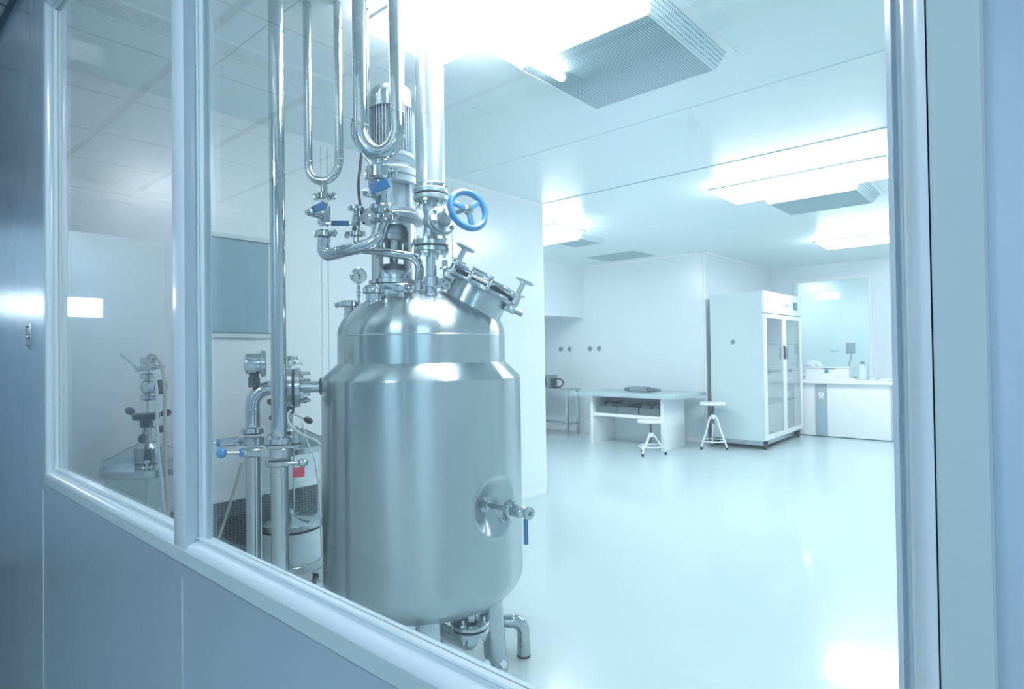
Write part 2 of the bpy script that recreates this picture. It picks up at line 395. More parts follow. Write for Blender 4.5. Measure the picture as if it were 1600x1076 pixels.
# ================================================================ lamps
def fixture(x0, x1, y0, y1, label, zb=2.47, m='lamp_room'):
    t = thing('ceiling_light', label, 'ceiling light', ((x0+x1)/2, (y0+y1)/2, H), 'fluorescent ceiling lights')
    b = NB(); i = .045                      # diffuser: trapezoid trough
    P0 = [(x0,y0,H-.055), (x1,y0,H-.055), (x1,y1,H-.055), (x0,y1,H-.055)]; P1 = [(x0+i,y0+i,zb), (x1-i,y0+i,zb), (x1-i,y1-i,zb), (x0+i,y1-i,zb)]
    A = [b.verts.new(p) for p in P0]; B = [b.verts.new(p) for p in P1]
    for k in range(4): b.faces.new((A[k], A[(k+1)%4], B[(k+1)%4], B[k]))
    b.faces.new(B); b.faces.new(A[::-1]); obj('diffuser', b, m, t, smooth=False)
    b = NB(); bx(b, x0+.03, x1-.03, y0+.03, y1-.03, H-.052, H); obj('tray', b, m, t, smooth=False)
    b = NB()
    for a in ((x0-.012,x1+.012,y0-.012,y0-.002), (x0-.012,x1+.012,y1+.002,y1+.012), (x0-.012,x0-.002,y0-.012,y1+.012), (x1+.002,x1+.012,y0-.012,y1+.012)): bx(b, *a, H-.062, H-.046)
    obj('rim', b, 'aluminium_paint', t)
    return t
fixture(-1.95, -.76, 4.62, 5.10, 'wide lit fluorescent ceiling light, largest of the lit ones on the right', 2.485)
fixture(-2.00, -.80, 7.75, 8.25, 'lit fluorescent ceiling light further back, above the tall glass-door cabinet', 2.485)
fixture(-4.75, -3.60, 4.75, 5.25, 'lit ceiling light half hidden behind the end of the white partition', 2.44)
fixture(-1.95, -.75, 1.35, 1.76, 'glaring ceiling light above the pipes beside the perforated air filter box', 2.485)
t = thing('tube_light', 'bare fluorescent tube end glowing beside the perforated air filter box', 'tube light', (-1.6, 1.9, H))
b = NB(); bx(b, -1.61, -1.53, 1.78, 1.90, 2.50, H-.001, .004); obj('batten', b, 'lamp_side', t)
b = NB(); cyl(b, (-1.57,1.77,2.475), (-1.57,2.135,2.475), .018, seg=16); obj('tube', b, 'lamp_room', t)
b = NB(); cyl(b, (-1.57,2.136,2.475), (-1.57,2.15,2.475), .018, .016, seg=16); obj('tube_cap', b, 'white_paint', t)
t = thing('ceiling_light', 'lit ceiling light in the room beyond, seen through the far window', 'ceiling light', (-3.1, 11.6, H))
b = NB(); bx(b, -3.66, -3.22, 11.5, 11.7, 2.50, 2.55, .01); obj('diffuser', b, 'lamp_beyond', t)
b = NB(); bx(b, -3.72, -3.08, 11.43, 11.77, 2.55, H); obj('tray', b, 'white_paint', t)
t = thing('ceiling_light', 'added unseen light brightening the room beyond, hidden right of the far window', 'ceiling light', (-1.2, 11.4, H))  # extra lamp out of view, added to brighten the room beyond
b = NB(); bx(b, -1.5, -.9, 11.3, 11.6, 2.50, 2.55, .01); obj('diffuser', b, 'lamp_beyond', t)
b = NB(); bx(b, -1.52, -.88, 11.28, 11.62, 2.55, H); obj('tray', b, 'white_paint', t)
# corridor lamps, out of the frame; left one added to light the corridor evenly
for x0, x1 in ((1.1, 1.9), (-1.58, -.98)):
    t = thing('ceiling_light', 'unseen corridor light on the viewer side of the window wall', 'ceiling light', ((x0+x1)/2, -.85, HC), 'corridor lights')
    b = NB(); bx(b, x0, x1, -1.0, -.76, HC-.03, HC); obj('diffuser', b, 'lamp_corridor', t, smooth=False)
# linear slot diffuser and smoke detector of the corridor ceiling (seen mirrored in the glass)
t = thing('air_vent', 'long slotted air vent in the tiled ceiling, mirrored faintly in the glass', 'air vent', (-2.355, -.45, HC))
b = NB(); bx(b, -2.425, -2.415, -1.3, .36, HC-.012, HC); bx(b, -2.295, -2.285, -1.3, .36, HC-.012, HC); obj('frame', b, 'frame_white', t)
b = NB()
for k in range(7): box(b, (-2.405+.0165*k, -.47, HC-.006), (.010, 1.66, .003), Matrix.Rotation(.6, 3, 'Y'))
obj('slats', b, 'board_grey', t)
t = thing('smoke_detector', 'round white smoke detector on the ceiling, mirrored beside the pipes', 'smoke detector', (-1.84, -.39, HC))
b = NB(); lathe(b, (-1.84,-.39,HC), (0,0,-1), [(.052,0), (.052,.014), (.046,.018), (.044,.03), (.03,.042), (0,.044)], 28); obj('housing', b, 'frame_white', t)
b = NB()
for k in range(8): a = k*PI/4; box(b, (-1.84+.046*math.cos(a), -.39+.046*math.sin(a), HC-.022), (.006,.014,.008), Matrix.Rotation(a, 3, 'Z'))
obj('vent_slots', b, 'joint_dark', t)

# ceiling filter boxes
def filterbox(x0, x1, y0, y1, zb, label, fl=.05):
    t = thing('air_filter_box', label, 'air filter', ((x0+x1)/2, (y0+y1)/2, H), 'perforated ceiling filter boxes')
    b = NB(); A = [b.verts.new(p) for p in ((x0-fl,y0-fl,H-.006), (x1+fl,y0-fl,H-.006), (x1+fl,y1+fl,H-.006), (x0-fl,y1+fl,H-.006))]
    B = [b.verts.new(p) for p in ((x0,y0,zb), (x1,y0,zb), (x1,y1,zb), (x0,y1,zb))]
    for k in range(4): b.faces.new((A[k], A[(k+1)%4], B[(k+1)%4], B[k]))
    obj('side_sheet', b, 'perforated_white', t, smooth=False)
    b = NB(); bx(b, x0+.006, x1-.006, y0+.006, y1-.006, zb-.001, zb+.003); obj('face_sheet', b, 'perforated_grey', t, smooth=False)
    b = NB()
    for a in ((x0,x1,y0,y0+.006), (x0,x1,y1-.006,y1), (x0,x0+.006,y0,y1), (x1-.006,x1,y0,y1)): bx(b, *a, zb-.002, zb+.003)
    f2 = fl+.035
    for a in ((x0-f2,x1+f2,y0-f2,y0-fl), (x0-f2,x1+f2,y1+fl,y1+f2), (x0-f2,x0-fl,y0-fl,y1+fl), (x1+fl,x1+f2,y0-fl,y1+fl)): bx(b, *a, H-.006, H)
    obj('flange', b, 'white_paint', t)
filterbox(-1.69, -1.06, 1.985, 2.59, 2.50, 'large perforated air filter box hanging from the ceiling nearest the window', .035)
filterbox(-1.73, -1.06, 5.30, 5.90, 2.50, 'small-looking perforated filter box just behind the wide lit ceiling light')
filterbox(-4.25, -3.85, 5.55, 6.0, 2.53, 'pale filter box on the ceiling behind the light at the partition end', .03)
b = NB(); bx(b, -4.78, -4.02, 7.02, 7.58, H-.006, H); solo('ceiling_grille', b, 'perforated_grey', 'flat grey grille set in the ceiling above the white table', 'ceiling grille')

# ================================================================ partition wall fittings
t = thing('wall_board', 'grey rectangular board with metal rails on the partition behind the pipes', 'board', (-3.33, 1.42, 1.38))
b = NB(); bx(b, -3.33, -3.318, 1.18, 1.655, 1.39, 1.90); obj('panel', b, 'board_grey', t)
b = NB(); bx(b, -3.33, -3.312, 1.17, 1.665, 1.905, 1.93, .002); bx(b, -3.33, -3.312, 1.17, 1.665, 1.36, 1.383, .002); obj('rail', b, 'cabinet_grey', t)
b = NB(); bx(b, -3.33, -3.314, 1.17, 1.665, 1.383, 1.39); bx(b, -3.33, -3.314, 1.17, 1.665, 1.90, 1.905); obj('gasket', b, 'joint_dark', t)
t = thing('return_air_grille', 'dark low return air grille at the foot of the partition', 'air grille', (-3.33, 1.4, .05))
b = NB(); bx(b, -3.33, -3.322, .9, 1.95, .07, .475); obj('back_plate', b, 'grille_dark', t)
b = NB()
for k in range(27): z = .085+.0146*k; box(b, (-3.316, 1.425, z), (.002,1.05,.004), Matrix.Rotation(.5, 3, 'Y'))
for k in range(52): y = .91+.0202*k; bx(b, -3.319, -3.317, y-.0018, y+.0018, .075, .472)
obj('bars', b, 'grille_bar', t)
b = NB(); bx(b, -3.33, -3.308, .88, 1.97, .475, .505, .003); bx(b, -3.33, -3.308, .88, 1.97, .05, .072, .003); bx(b, -3.33, -3.308, 1.95, 1.97, .05, .5, .003); obj('frame', b, 'white_paint', t)

# little latch keeper on the corridor panel
t = thing('wall_latch', 'small chrome latch plate on the blue metal panel at far left', 'latch', (-2.318, .4, 1.29))
b = NB(); bx(b, -2.332, -2.304, .396, .40, 1.289, 1.368, .0015); obj('plate', b, 'steel_satin', t)
b = NB(); tube(b, [(-2.318,.40,1.362), (-2.318,.388,1.356), (-2.318,.388,1.302), (-2.318,.40,1.296)], .003, .008, 10); obj('loop', b, 'steel_polished', t)
b = NB(); ball(b, (-2.318,.394,1.327), .007); obj('screw', b, 'steel_satin', t)

# ================================================================ REACTOR
AX = V((-1.839, 1.547, 0)); RJ, RN = .385, .326
tank = thing('reactor_tank', 'large brushed stainless steel jacketed tank standing in front of the window', 'reactor tank', (AX.x, AX.y, 0))
def rev(prof, m, nm, par=tank, seg=192, o=AX, axis=(0,0,1)):
    b = NB(); lathe(b, o, axis, prof, seg, cap=False)
    for v in b.verts:
        th = math.atan2(v.co.y-AX.y, v.co.x-AX.x); rr = math.hypot(v.co.y-AX.y, v.co.x-AX.x)
        if rr > .3: k = (rr+.0011*math.sin(7*th+1.2)+.0008*math.sin(12*th+.4)+.0004*math.sin(21*th))/rr; v.co.x = AX.x+(v.co.x-AX.x)*k; v.co.y = AX.y+(v.co.y-AX.y)*k
    return obj(nm, b, m, par)
# jacket with its conical recess round the sampling nozzle
dn = (S*.77 - F*.64).normalized(); thn = math.atan2(dn.y, dn.x); zn = .713
def ripple(th): return .0011*math.sin(7*th+1.2) + .0008*math.sin(12*th+.4) + .0004*math.sin(21*th)   # rolled sheet is never quite round
b = NB(); NT, NZ = 420, 92; rows = []
for j in range(NZ+1):
    z = .42 + (1.165-.42)*j/NZ; row = []
    for i in range(NT):
        th = 2*PI*i/NT; dth = (th-thn+PI) % (2*PI) - PI; r = RJ + ripple(th)
        rho = math.hypot(RJ*dth, z-zn)
        if rho < .108:
            q = rho/.108; dd = .085*(1-q) if q > .28 else .085*.72+.004
            r -= dd
        row.append(b.verts.new((AX.x+r*math.cos(th), AX.y+r*math.sin(th), z)))
    rows.append(row)
for j in range(NZ):
    for i in range(NT): k = (i+1) % NT; b.faces.new((rows[j][i], rows[j][k], rows[j+1][k], rows[j+1][i]))
obj('jacket', b, 'steel_brushed', tank)
rev([(RJ,1.165), (RJ-.002,1.172), (RN+.004,1.222), (RN,1.226)], 'steel_brushed', 'jacket_shoulder')
rev([(RN,1.224), (RN,1.326)], 'steel_brushed', 'shell')
rev([(RN,1.326), (RN+.0012,1.328), (RN,1.330)], 'steel_satin', 'weld_seam')
HD = .175
rev([(RN*math.cos(t*PI/2/24)**.9 if t < 24 else 0, 1.330+HD*math.sin(t*PI/2/24)) for t in range(25)], 'steel_brushed', 'dome')
rev([(RJ*math.cos(t*PI/2/24)**.82 if t < 24 else 0, .42-.145*math.sin(t*PI/2/24)) for t in range(25)], 'steel_brushed', 'bottom_head')
def domez(p):
    r = math.hypot(p[0]-AX.x, p[1]-AX.y); return 1.330 + HD*math.sqrt(max(0, 1-(r/RN)**2))
def at(lat, dep, z=0): return V((AX.x, AX.y, 0)) + S*lat + F*dep + Z*z
# legs
for lat, dep in ((.05,-.27), (.252,.02), (0,.27), (-.27,0)):
    p = at(lat, dep); o = at(lat*1.08, dep*1.08)
    b = NB(); cyl(b, V((o.x,o.y,.06)), V((p.x,p.y,.37)), .045, .045, 28); lg = obj('leg', b, 'steel_satin', tank)
    b = NB(); cyl(b, V((o.x,o.y,0)), V((o.x,o.y,.022)), .052, .05, 28, .003); cyl(b, V((o.x,o.y,.02)), V((o.x,o.y,.065)), .018, seg=16); hexnut(b, V((o.x,o.y,.035)), Z, .028, .018); obj('foot', b, 'steel_satin', lg)
b = NB(); tube(b, [at(.05,-.27,.24), at(-.27,0,.24)], .016); obj('leg_brace', b, 'steel_satin', tank)
b = NB(); tube(b, [at(-.27,0,.24), at(0,.27,.24)], .016); obj('leg_brace', b, 'steel_satin', tank)

def ring(b, o, axis, r, h, hole=0, bev=.003):
    o = V(o); 
    if hole: lathe(b, o, axis, [(hole,0), (r-bev,0), (r,bev), (r,h-bev), (r-bev,h), (hole,h), (hole,0)], 40, cap=False)
    else: lathe(b, o, axis, [(r-bev,0), (r,bev), (r,h-bev), (r-bev,h)], 40)
def flange_pair(par, o, axis, r, pipe, h=.018, nb=6, gap=.005, m='steel_satin', phase=0, blen=.012, bolt=True):
    """two bolted discs, a dark gasket and the bolts; o = middle of the joint"""
    a, u, v = frame(axis); o = V(o)
    b = NB(); ring(b, o+a*gap/2, a, r, h); f1 = obj('flange', b, m, par)
    b = NB(); ring(b, o-a*(gap/2+h), a, r, h); obj('flange', b, m, par)
    b = NB(); lathe(b, o-a*gap/2, a, [(r*.93,0), (r*.93,gap)], 40); obj('gasket', b, 'black_rubber', par)
    if bolt:
        for k in range(nb):
            t = phase+2*PI*k/nb; p = o + (u*math.cos(t)+v*math.sin(t))*(r*.78)
            b = NB(); hexnut(b, p+a*(h+gap/2), a, .011, .009, blen); hexnut(b, p-a*(h+gap/2), -a, .011, .009, blen); cyl(b, p-a*(h+gap), p+a*(h+gap), .007, seg=10); obj('bolt', b, 'steel_satin', par)
def clamp(par, o, axis, r, wing=None, h=.017):
    h *= 1.45
    """sanitary clamp: bevelled two-half ring with a hinge lug and a wing nut"""
    a, u, v = frame(axis); o = V(o)
    b = NB(); lathe(b, o-a*h/2, a, [(r-.004,0), (r+.003,0), (r+.010,.005), (r+.010,h-.005), (r+.003,h), (r-.004,h)], 36)
    if wing is not None:
        w = V(wing).normalized(); t = a.cross(w)
        for s in (-1, 1): box(b, o + w*(r+.012) + t*s*.0055, (.016,.005,h*.8), basis(w, t), .001)
        box(b, o - w*(r+.010), (.012,.013,h*.85), basis(w, t), .001); cyl(b, o-w*(r+.012)-a*h*.5, o-w*(r+.012)+a*h*.5, .0035, seg=10)
    c = obj('clamp', b, 'steel_polished', par)
    if wing is not None:
        b = NB(); q = o + w*(r+.016); cyl(b, q - t*.014, q + t*.016, .0028, seg=10)
        kc = q + w*.006 - t*.020
        cyl(b, q - t*.012, kc, .0055, .007, 14)
        lathe(b, kc - t*.002, (w*.8 - t*.6 + a*.1), [(.0045,-.003), (.0105,-.004), (.0125,0), (.0105,.004), (.0045,.003), (.0045,-.003)], 20, cap=False)
        obj('wing_nut', b, 'steel_polished', c)
    return c
VIEW = -F            # side of the skid that faces the window

# nozzles on the dome
def nozzle(px, rr, ztop, cr=None, wing=None, m='steel_polished'):
    p = V(px); z0 = domez(p)-.02
    b = NB(); cyl(b, (p.x,p.y,z0), (p.x,p.y,ztop), rr, seg=28); n = obj('nozzle', b, m, tank)
    b = NB(); torus(b, (p.x,p.y,domez(p)+.001), Z, rr+.001, .003); obj('weld_seam', b, 'steel_satin', n)
    return n
N1 = V((-1.8328,1.3131,1.4742)); N2 = V((-1.7411,1.3675,1.4709)); N3 = V((-1.6761,1.4515,1.4714)); N4 = V((-1.7997,1.5011,1.5504)); N5 = V((-2.0404,1.3436,1.4583)); N6 = V((-1.7981,1.6360,1.5486))
nozzle(N1, .028, 1.487); nozzle(N2, .0145, 1.492); nozzle(N3, .022, 1.50); nozzle(N4, .018, 1.535); nozzle(N5, .018, 1.452); nozzle(N6, .02, 1.50)
for p, r, z, w in ((N1,.030,1.492,S*.5-F*.6), (N2,.017,1.497,S), (N5,.030,1.457,-S)):
    clamp(tank, (p.x,p.y,z), Z, r, w)
b = NB(); p = N1; ring(b, (p.x,p.y,1.501), Z, .033, .010); obj('blind_cap', b, 'steel_polished', tank)
b = NB(); p = N2; ring(b, (p.x,p.y,1.505), Z, .021, .008); obj('blind_cap', b, 'steel_polished', tank)
b = NB(); p = N5; ring(b, (p.x,p.y,1.465), Z, .034, .006); obj('blind_cap', b, 'steel_polished', tank)
b = NB(); p = N6; ring(b, (p.x,p.y,1.50), Z, .03, .012); cyl(b, (p.x,p.y,1.51), (p.x,p.y,1.60), .010, seg=16); ring(b, (p.x,p.y,1.60), Z, .026, .006); cyl(b, (p.x,p.y,1.606), (p.x,p.y,1.635), .013, seg=16); obj('vent_stub', b, 'steel_satin', tank)
# side inlet nozzle with its flange joint
ns = V((-2.1400,1.2880,1.1386)); nf = V((-2.2181,1.2190,1.1400))
NA = -(S*.951 + F*.309); zsn = 1.141
def na(L): return AX + NA*L + Z*zsn
b = NB(); cyl(b, na(.30), na(.462), .0215, seg=28); obj('side_nozzle', b, 'steel_satin', tank)
b = NB(); lathe(b, na(.378), NA, [(.034,0), (.032,.010), (.024,.014)], 30); obj('nozzle_collar', b, 'steel_dark', tank)
# outlet
oc = V((-1.5894,1.5491,0.2689))
b = NB(); cyl(b, (oc.x,oc.y,.285), (oc.x,oc.y,.36), .030, seg=28); cyl(b, (oc.x,oc.y,.335), (oc.x,oc.y,.36), .05, seg=28); ou = obj('bottom_outlet', b, 'steel_satin', tank)
# manhole
M = (S*.46 + Z*.875 + F*.05).normalized(); U = (S - M*S.dot(M)).normalized(); T = M.cross(U)
mc = V((-1.6253,1.6691,1.5135))
b = NB(); lathe(b, mc-M*.20, M, [(.118,0), (.118,.185)], 64, cap=False); mh = obj('manhole_neck', b, 'steel_brushed', tank)
b = NB(); ring(b, mc-M*.022, M, .143, .018); obj('manhole_flange', b, 'steel_satin', mh)
b = NB(); lathe(b, mc-M*.005, M, [(.121,0), (.121,.016)], 64); obj('manhole_gasket', b, 'black_rubber', mh)
b = NB(); lathe(b, mc+M*.010, M, [(.140,0), (.143,.003), (.143,.013), (.138,.016), (.09,.018), (0,.020)], 64); lid = obj('manhole_lid', b, 'steel_satin', mh)
rb = basis(U, M)
b = NB()
for s in (-1,1): box(b, mc - T*.145 + U*s*.038 + M*.006, (.012,.058,.030) , rb.copy() , .002)
for dy in (-.020, .005, .030): box(b, mc - T*.150 + M*(dy), (.072,.009,.012), rb, .001)
cyl(b, mc-T*.152-U*.045+M*.004, mc-T*.152+U*.045+M*.004, .006, seg=14)
obj('lid_hinge', b, 'steel_polished', mh)
for s in (-1, 1):
    for q in (-1, 1):
        b = NB(); box(b, mc - T*.128 + U*(s*.080) + M*(.017*q+.004), (.078,.011,.020), rb, .002); obj('lid_bar', b, 'steel_polished', mh)
def swing(pos, name='swing_clamp'):
    o = V(pos)
    b = NB(); box(b, o - M*.030, (.040,.030,.032), rb, .004); cyl(b, o-M*.028-U*.012, o-M*.028+U*.052-T*.01, .012, seg=20); cyl(b, o-M*.012, o+M*.034, .0195, .0195, 20, .002)
    cyl(b, o+M*.028, o+M*.086, .0115, .010, seg=16); cyl(b, o+M*.034+U*.0, o+M*.034+U*.03, .003, seg=10); cyl(b, o+M*.034-U*.03, o+M*.034, .003, seg=10)
    sw = obj(name, b, 'steel_satin', mh)
    b = NB(); lathe(b, o+M*.084, M, [(.011,-.006), (.016,0), (.034,.002), (.038,.005), (.038,.010), (.034,.012), (0,.013)], 32); obj('knob', b, 'aluminium_paint', sw)
swing(mc - U*.118 - T*.06 + M*.01); swing(mc + U*.138 - T*.03 + M*.002)
b = NB(); ring(b, mc-U*.128-T*.05-M*.06, (S*.35-F*.9), .024, .022); cyl(b, mc-U*.15-T*.04-M*.06, mc-U*.11-T*.08-M*.05, .014, seg=20); obj('pivot_ear', b, 'steel_satin', mh)
ww = at(.075,-.21,0); 
b = NB(); cyl(b, (ww.x,ww.y,1.497), (ww.x+.02*S.x,ww.y+.02*S.y,1.505), .006, seg=12)
kc = V((ww.x,ww.y,1.505)) + S*.045; lathe(b, kc, VIEW+S*.4, [(.006,-.006), (.016,-.005), (.018,0), (.016,.006), (.006,.006), (.006,-.006)], 24, cap=False); cyl(b, V((ww.x,ww.y,1.5)), kc-S*.014, .005, seg=12); obj('wing_screw', b, 'steel_polished', tank)

# ================================================================ sampling valve
t = thing('sampling_valve', 'chrome sampling valve with hanging blue lever on the lower right of the tank', 'valve', AX+dn*.33+Z*.69)
e = V((AX.x,AX.y,zn))
b = NB(); cyl(b, e+dn*.30, e+dn*.43, .0085, seg=18); cyl(b, e+dn*.334, e+dn*.342, .016, seg=18); obj('stem_pipe', b, 'steel_polished', t)
clamp(t, e+dn*.440, dn, .019, -Z*.8-S*.3, .020)
b = NB(); lathe(b, e+dn*.452, dn, [(.012,0), (.020,.006), (.021,.010), (.021,.044), (.017,.050), (.012,.054), (.012,.062), (.015,.064), (.015,.072), (.010,.074)], 28); obj('valve_body', b, 'steel_polished', t)
b = NB(); lathe(b, e+dn*.526, (dn*.45-F*.55+S*.35), [(.007,-.002), (.010,-.006), (.022,-.004), (.022,.004), (.008,.006), (.007,-.002)], 30, cap=False); obj('outlet_ferrule', b, 'steel_satin', t)
hb = e+dn*.512 - Z*.012
b = NB(); box(b, hb-Z*.052, (.016,.006,.088), basis(S, F), .0025); obj('lever', b, 'blue_grip', t)
b = NB(); box(b, hb-Z*.006, (.013,.004,.03), basis(S, F), .001); obj('lever_arm', b, 'steel_satin', t)

# ================================================================ agitator drive
ag = V((-1.9502,1.4954,1.9132)); ag.z = 1.50
A = thing('agitator_drive', 'stainless agitator column with finned electric motor on top of the tank', 'agitator', ag)
def col(prof, m, nm, seg=48, par=None): b = NB(); lathe(b, (ag.x,ag.y,0), Z, [(r,z) for r, z in prof], seg); return obj(nm, b, m, par or A)
col([(.085,1.46), (.085,1.512), (.100,1.514), (.102,1.518), (.102,1.532), (.100,1.535)], 'steel_satin', 'base_flange')
col([(.094,1.536), (.100,1.538), (.100,1.552), (.092,1.556)], 'steel_satin', 'lantern_flange')
# lantern tube with two tall rounded openings
b = NB(); r0 = .088; z0, z1 = 1.556, 1.786; nt, nz = 96, 46; ang_view = math.atan2(VIEW.y, VIEW.x)
def hole(th, z):
    for c0 in (ang_view + .29, ang_view + .29 + PI):
        d = ((th-c0+PI) % (2*PI) - PI)*r0; hw, cr = .052, .022; zc, hh = 1.668, .096
        ax_, az_ = abs(d), abs(z-zc)
        if ax_ < hw and az_ < hh:
            if ax_ > hw-cr and az_ > hh-cr and math.hypot(ax_-hw+cr, az_-hh+cr) > cr: continue
            return True
    return False
G = [[[b.verts.new((ag.x+r*math.cos(2*PI*i/nt), ag.y+r*math.sin(2*PI*i/nt), z0+(z1-z0)*j/nz)) for i in range(nt)] for j in range(nz+1)] for r in (r0, r0-.009)]
solid = [[not hole(2*PI*(i+.5)/nt, z0+(z1-z0)*(j+.5)/nz) for i in range(nt)] for j in range(nz)]
for j in range(nz):
    for i in range(nt):
        if not solid[j][i]: continue
        k = (i+1) % nt
        for s in (0, 1): g = G[s]; b.faces.new((g[j][i], g[j][k], g[j+1][k], g[j+1][i]))
        if not solid[j][(i+1) % nt]: b.faces.new((G[0][j][k], G[1][j][k], G[1][j+1][k], G[0][j+1][k]))
        if not solid[j][i-1]: b.faces.new((G[0][j][i], G[1][j][i], G[1][j+1][i], G[0][j+1][i]))
        if j+1 < nz and not solid[j+1][i]: b.faces.new((G[0][j+1][i], G[1][j+1][i], G[1][j+1][k], G[0][j+1][k]))
        if j > 0 and not solid[j-1][i]: b.faces.new((G[0][j][i], G[1][j][i], G[1][j][k], G[0][j][k]))
obj('lantern', b, 'steel_satin', A)
col([(.060,1.552), (.068,1.556), (.066,1.585), (.058,1.592), (.03,1.594)], 'aluminium_paint', 'seal_housing')
col([(.045,1.592), (.045,1.618), (.030,1.620)], 'steel_dark', 'seal_ring')
col([(.017,1.60), (.017,1.70)], 'steel_polished', 'shaft')
col([(.030,1.655), (.036,1.66), (.034,1.70), (.040,1.715)], 'steel_satin', 'coupling')
col([(.052,1.712), (.056,1.716), (.056,1.735), (.054,1.737), (.056,1.739), (.056,1.785)], 'aluminium_paint', 'bearing_cup')
col([(.110,1.786), (.126,1.788), (.129,1.793), (.129,1.808), (.126,1.811), (.110,1.812)], 'aluminium_paint', 'upper_flange')
col([(.118,1.813), (.122,1.816), (.122,1.828), (.085,1.836), (.072,1.842)], 'aluminium_paint', 'gearbox_flange')
gb = col([(.068,1.838), (.068,1.935)], 'aluminium_paint', 'gearbox')
for k in range(6):
    th = k*PI/3+.3; d = V((math.cos(th), math.sin(th), 0))
    b = NB(); box(b, V((ag.x,ag.y,1.887))+d*.074, (.026,.016,.096), basis(d, V((-d.y,d.x,0))), .002); obj('rib', b, 'aluminium_paint', gb)
    b = NB(); hexnut(b, V((ag.x,ag.y,1.832))+d*.103, Z, .010, .009, .006); obj('bolt', b, 'steel_satin', A)
col([(.090,1.935), (.098,1.939), (.098,1.962), (.094,1.964), (.094,1.968), (.099,1.970), (.099,1.992), (.092,1.998)], 'aluminium_paint', 'gearbox_disc')
col([(.070,1.998), (.066,2.012), (.066,2.026), (.082,2.036), (.088,2.044), (.088,2.058)], 'aluminium_paint', 'motor_flange')
mo = col([(.076,2.058), (.076,2.252)], 'aluminium_paint', 'motor')
b = NB()
for k in range(40):
    th = 2*PI*k/40; d = V((math.cos(th), math.sin(th), 0)); box(b, V((ag.x,ag.y,2.156))+d*.082, (.014,.0028,.186), basis(d, V((-d.y,d.x,0))))
obj('cooling_fins', b, 'aluminium_paint', mo, smooth=False)
col([(.0895,2.236), (.0925,2.238), (.0925,2.282)] + [(.0925*math.cos(t*PI/2/10)**.7 if t < 10 else 0, 2.282+.062*math.sin(t*PI/2/10)) for t in range(11)], 'steel_satin', 'fan_cover', par=mo)
b = NB(); box(b, V((ag.x,ag.y,2.14))-S*.098, (.035,.06,.07), basis(S, F), .004); obj('terminal_box', b, 'aluminium_paint', mo)
solo('power_cable', sweep(NB(), spline([V((-2.0395,1.4131,2.1087)), V((-2.0300,1.3964,2.0172)), V((-2.0203,1.3798,1.9297)), V((-2.0161,1.3849,1.8482)), V((-2.0229,1.4068,1.7812))]), .0055, 12), 'black_plastic', 'black cable running down beside the motor and gearbox', 'cable')

# ================================================================ pipes
# thin hanging U
zc = H-.001
def zat(p, z): return V((p[0], p[1], z))
a0, a1 = V((-2.0489,1.1794,2.0278)), V((-1.9621,1.2558,2.0430)); zt = V((-2.0091,1.2169,1.8948)).z
t = thing('steel_pipe', 'thin U-bent steel pipe hanging from the ceiling left of the motor', 'pipe', V((-2.0097,1.2170,1.8588)))
rad = (a1-a0).length/2; mid = (a0+a1)/2; dirn = (a1-a0).normalized()
zb = zt+.016; zl = zb+rad+.012
path = [zat(a0,zc), zat(a0,zl)] + [V((mid.x,mid.y,0)) - dirn*rad*math.cos(k*PI/14) + Z*(zl-(rad+.012)*math.sin(k*PI/14)) for k in range(1,14)] + [zat(a1,zl), zat(a1,zc)]
b = NB(); sweep(b, path, .0155); obj('pipe_run', b, 'steel_polished', t)
for q, dz in ((a0,.004), (a1,.012)): b = NB(); torus(b, zat(q,zl+dz), Z, .0155, .0016); obj('weld_ring', b, 'steel_satin', t)
b = NB(); cyl(b, zat(mid,zb-.045), zat(mid,zb+.004), .0125, seg=20); obj('tee_stub', b, 'steel_polished', t)
vx = V((-2.0135,1.2138,1.8517)); vx = zat(mid, vx.z)
clamp(t, vx, Z, .022, S, .018)
def ball_valve(label, top, bot, r, hp, hdir, hl, hw=.017, stem=None, tilt=None):
    """body between top and bottom points, stem nut towards hp, coloured grip from hp along hdir"""
    t = thing('ball_valve', label, 'valve', bot); top, bot = V(top), V(bot); a = (top-bot).normalized(); L = (top-bot).length
    b = NB(); lathe(b, bot, a, [(r*.7,0), (r*.7,L*.08), (r,L*.14), (r,L*.86), (r*.7,L*.92), (r*.7,L)], 28)
    hexnut(b, bot+a*L*.06, a, r*1.15, L*.10); obj('valve_body', b, 'steel_polished', t)
    mid = (top+bot)/2 if stem is None else V(stem); hp = V(hp); d = (hp-mid).normalized()
    b = NB(); cyl(b, mid, hp - d*.004, r*.55, seg=18); cyl(b, mid, mid+(hp-mid)*.75, r*.75, r*.62, seg=18); obj('stem', b, 'steel_satin', t)
    b = NB(); hexnut(b, hp, d, .009, .008, .004); obj('stem_nut', b, 'steel_polished', t)
    h = V(hdir).normalized(); tl = V(tilt) if tilt is not None else Z
    rt = basis(h, tl)
    b = NB(); box(b, hp + h*.012, (.034,hw*.8,.0035), rt, .001); obj('lever_arm', b, 'steel_satin', t)
    b = NB(); box(b, hp + h*(.018+hl/2), (hl,hw,.0085), rt, .003); obj('lever_grip', b, 'blue_grip', t)
    return t
bv1t = zat(mid, V((-2.0139,1.2138,1.8276)).z); bv1b = zat(mid, V((-2.0155,1.2139,1.7411)).z)
v1 = ball_valve('ball valve with slanted blue lever under the thin U-bent pipe', bv1t, bv1b, .023, V((-1.9720,1.1317,1.7733)), (S*.9+Z*.42), .052, .026, tilt=Z*.9-S*.4)
cl = clamp(v1, zat(mid, V((-2.0161,1.2139,1.7123)).z), Z, .022, S, .018)
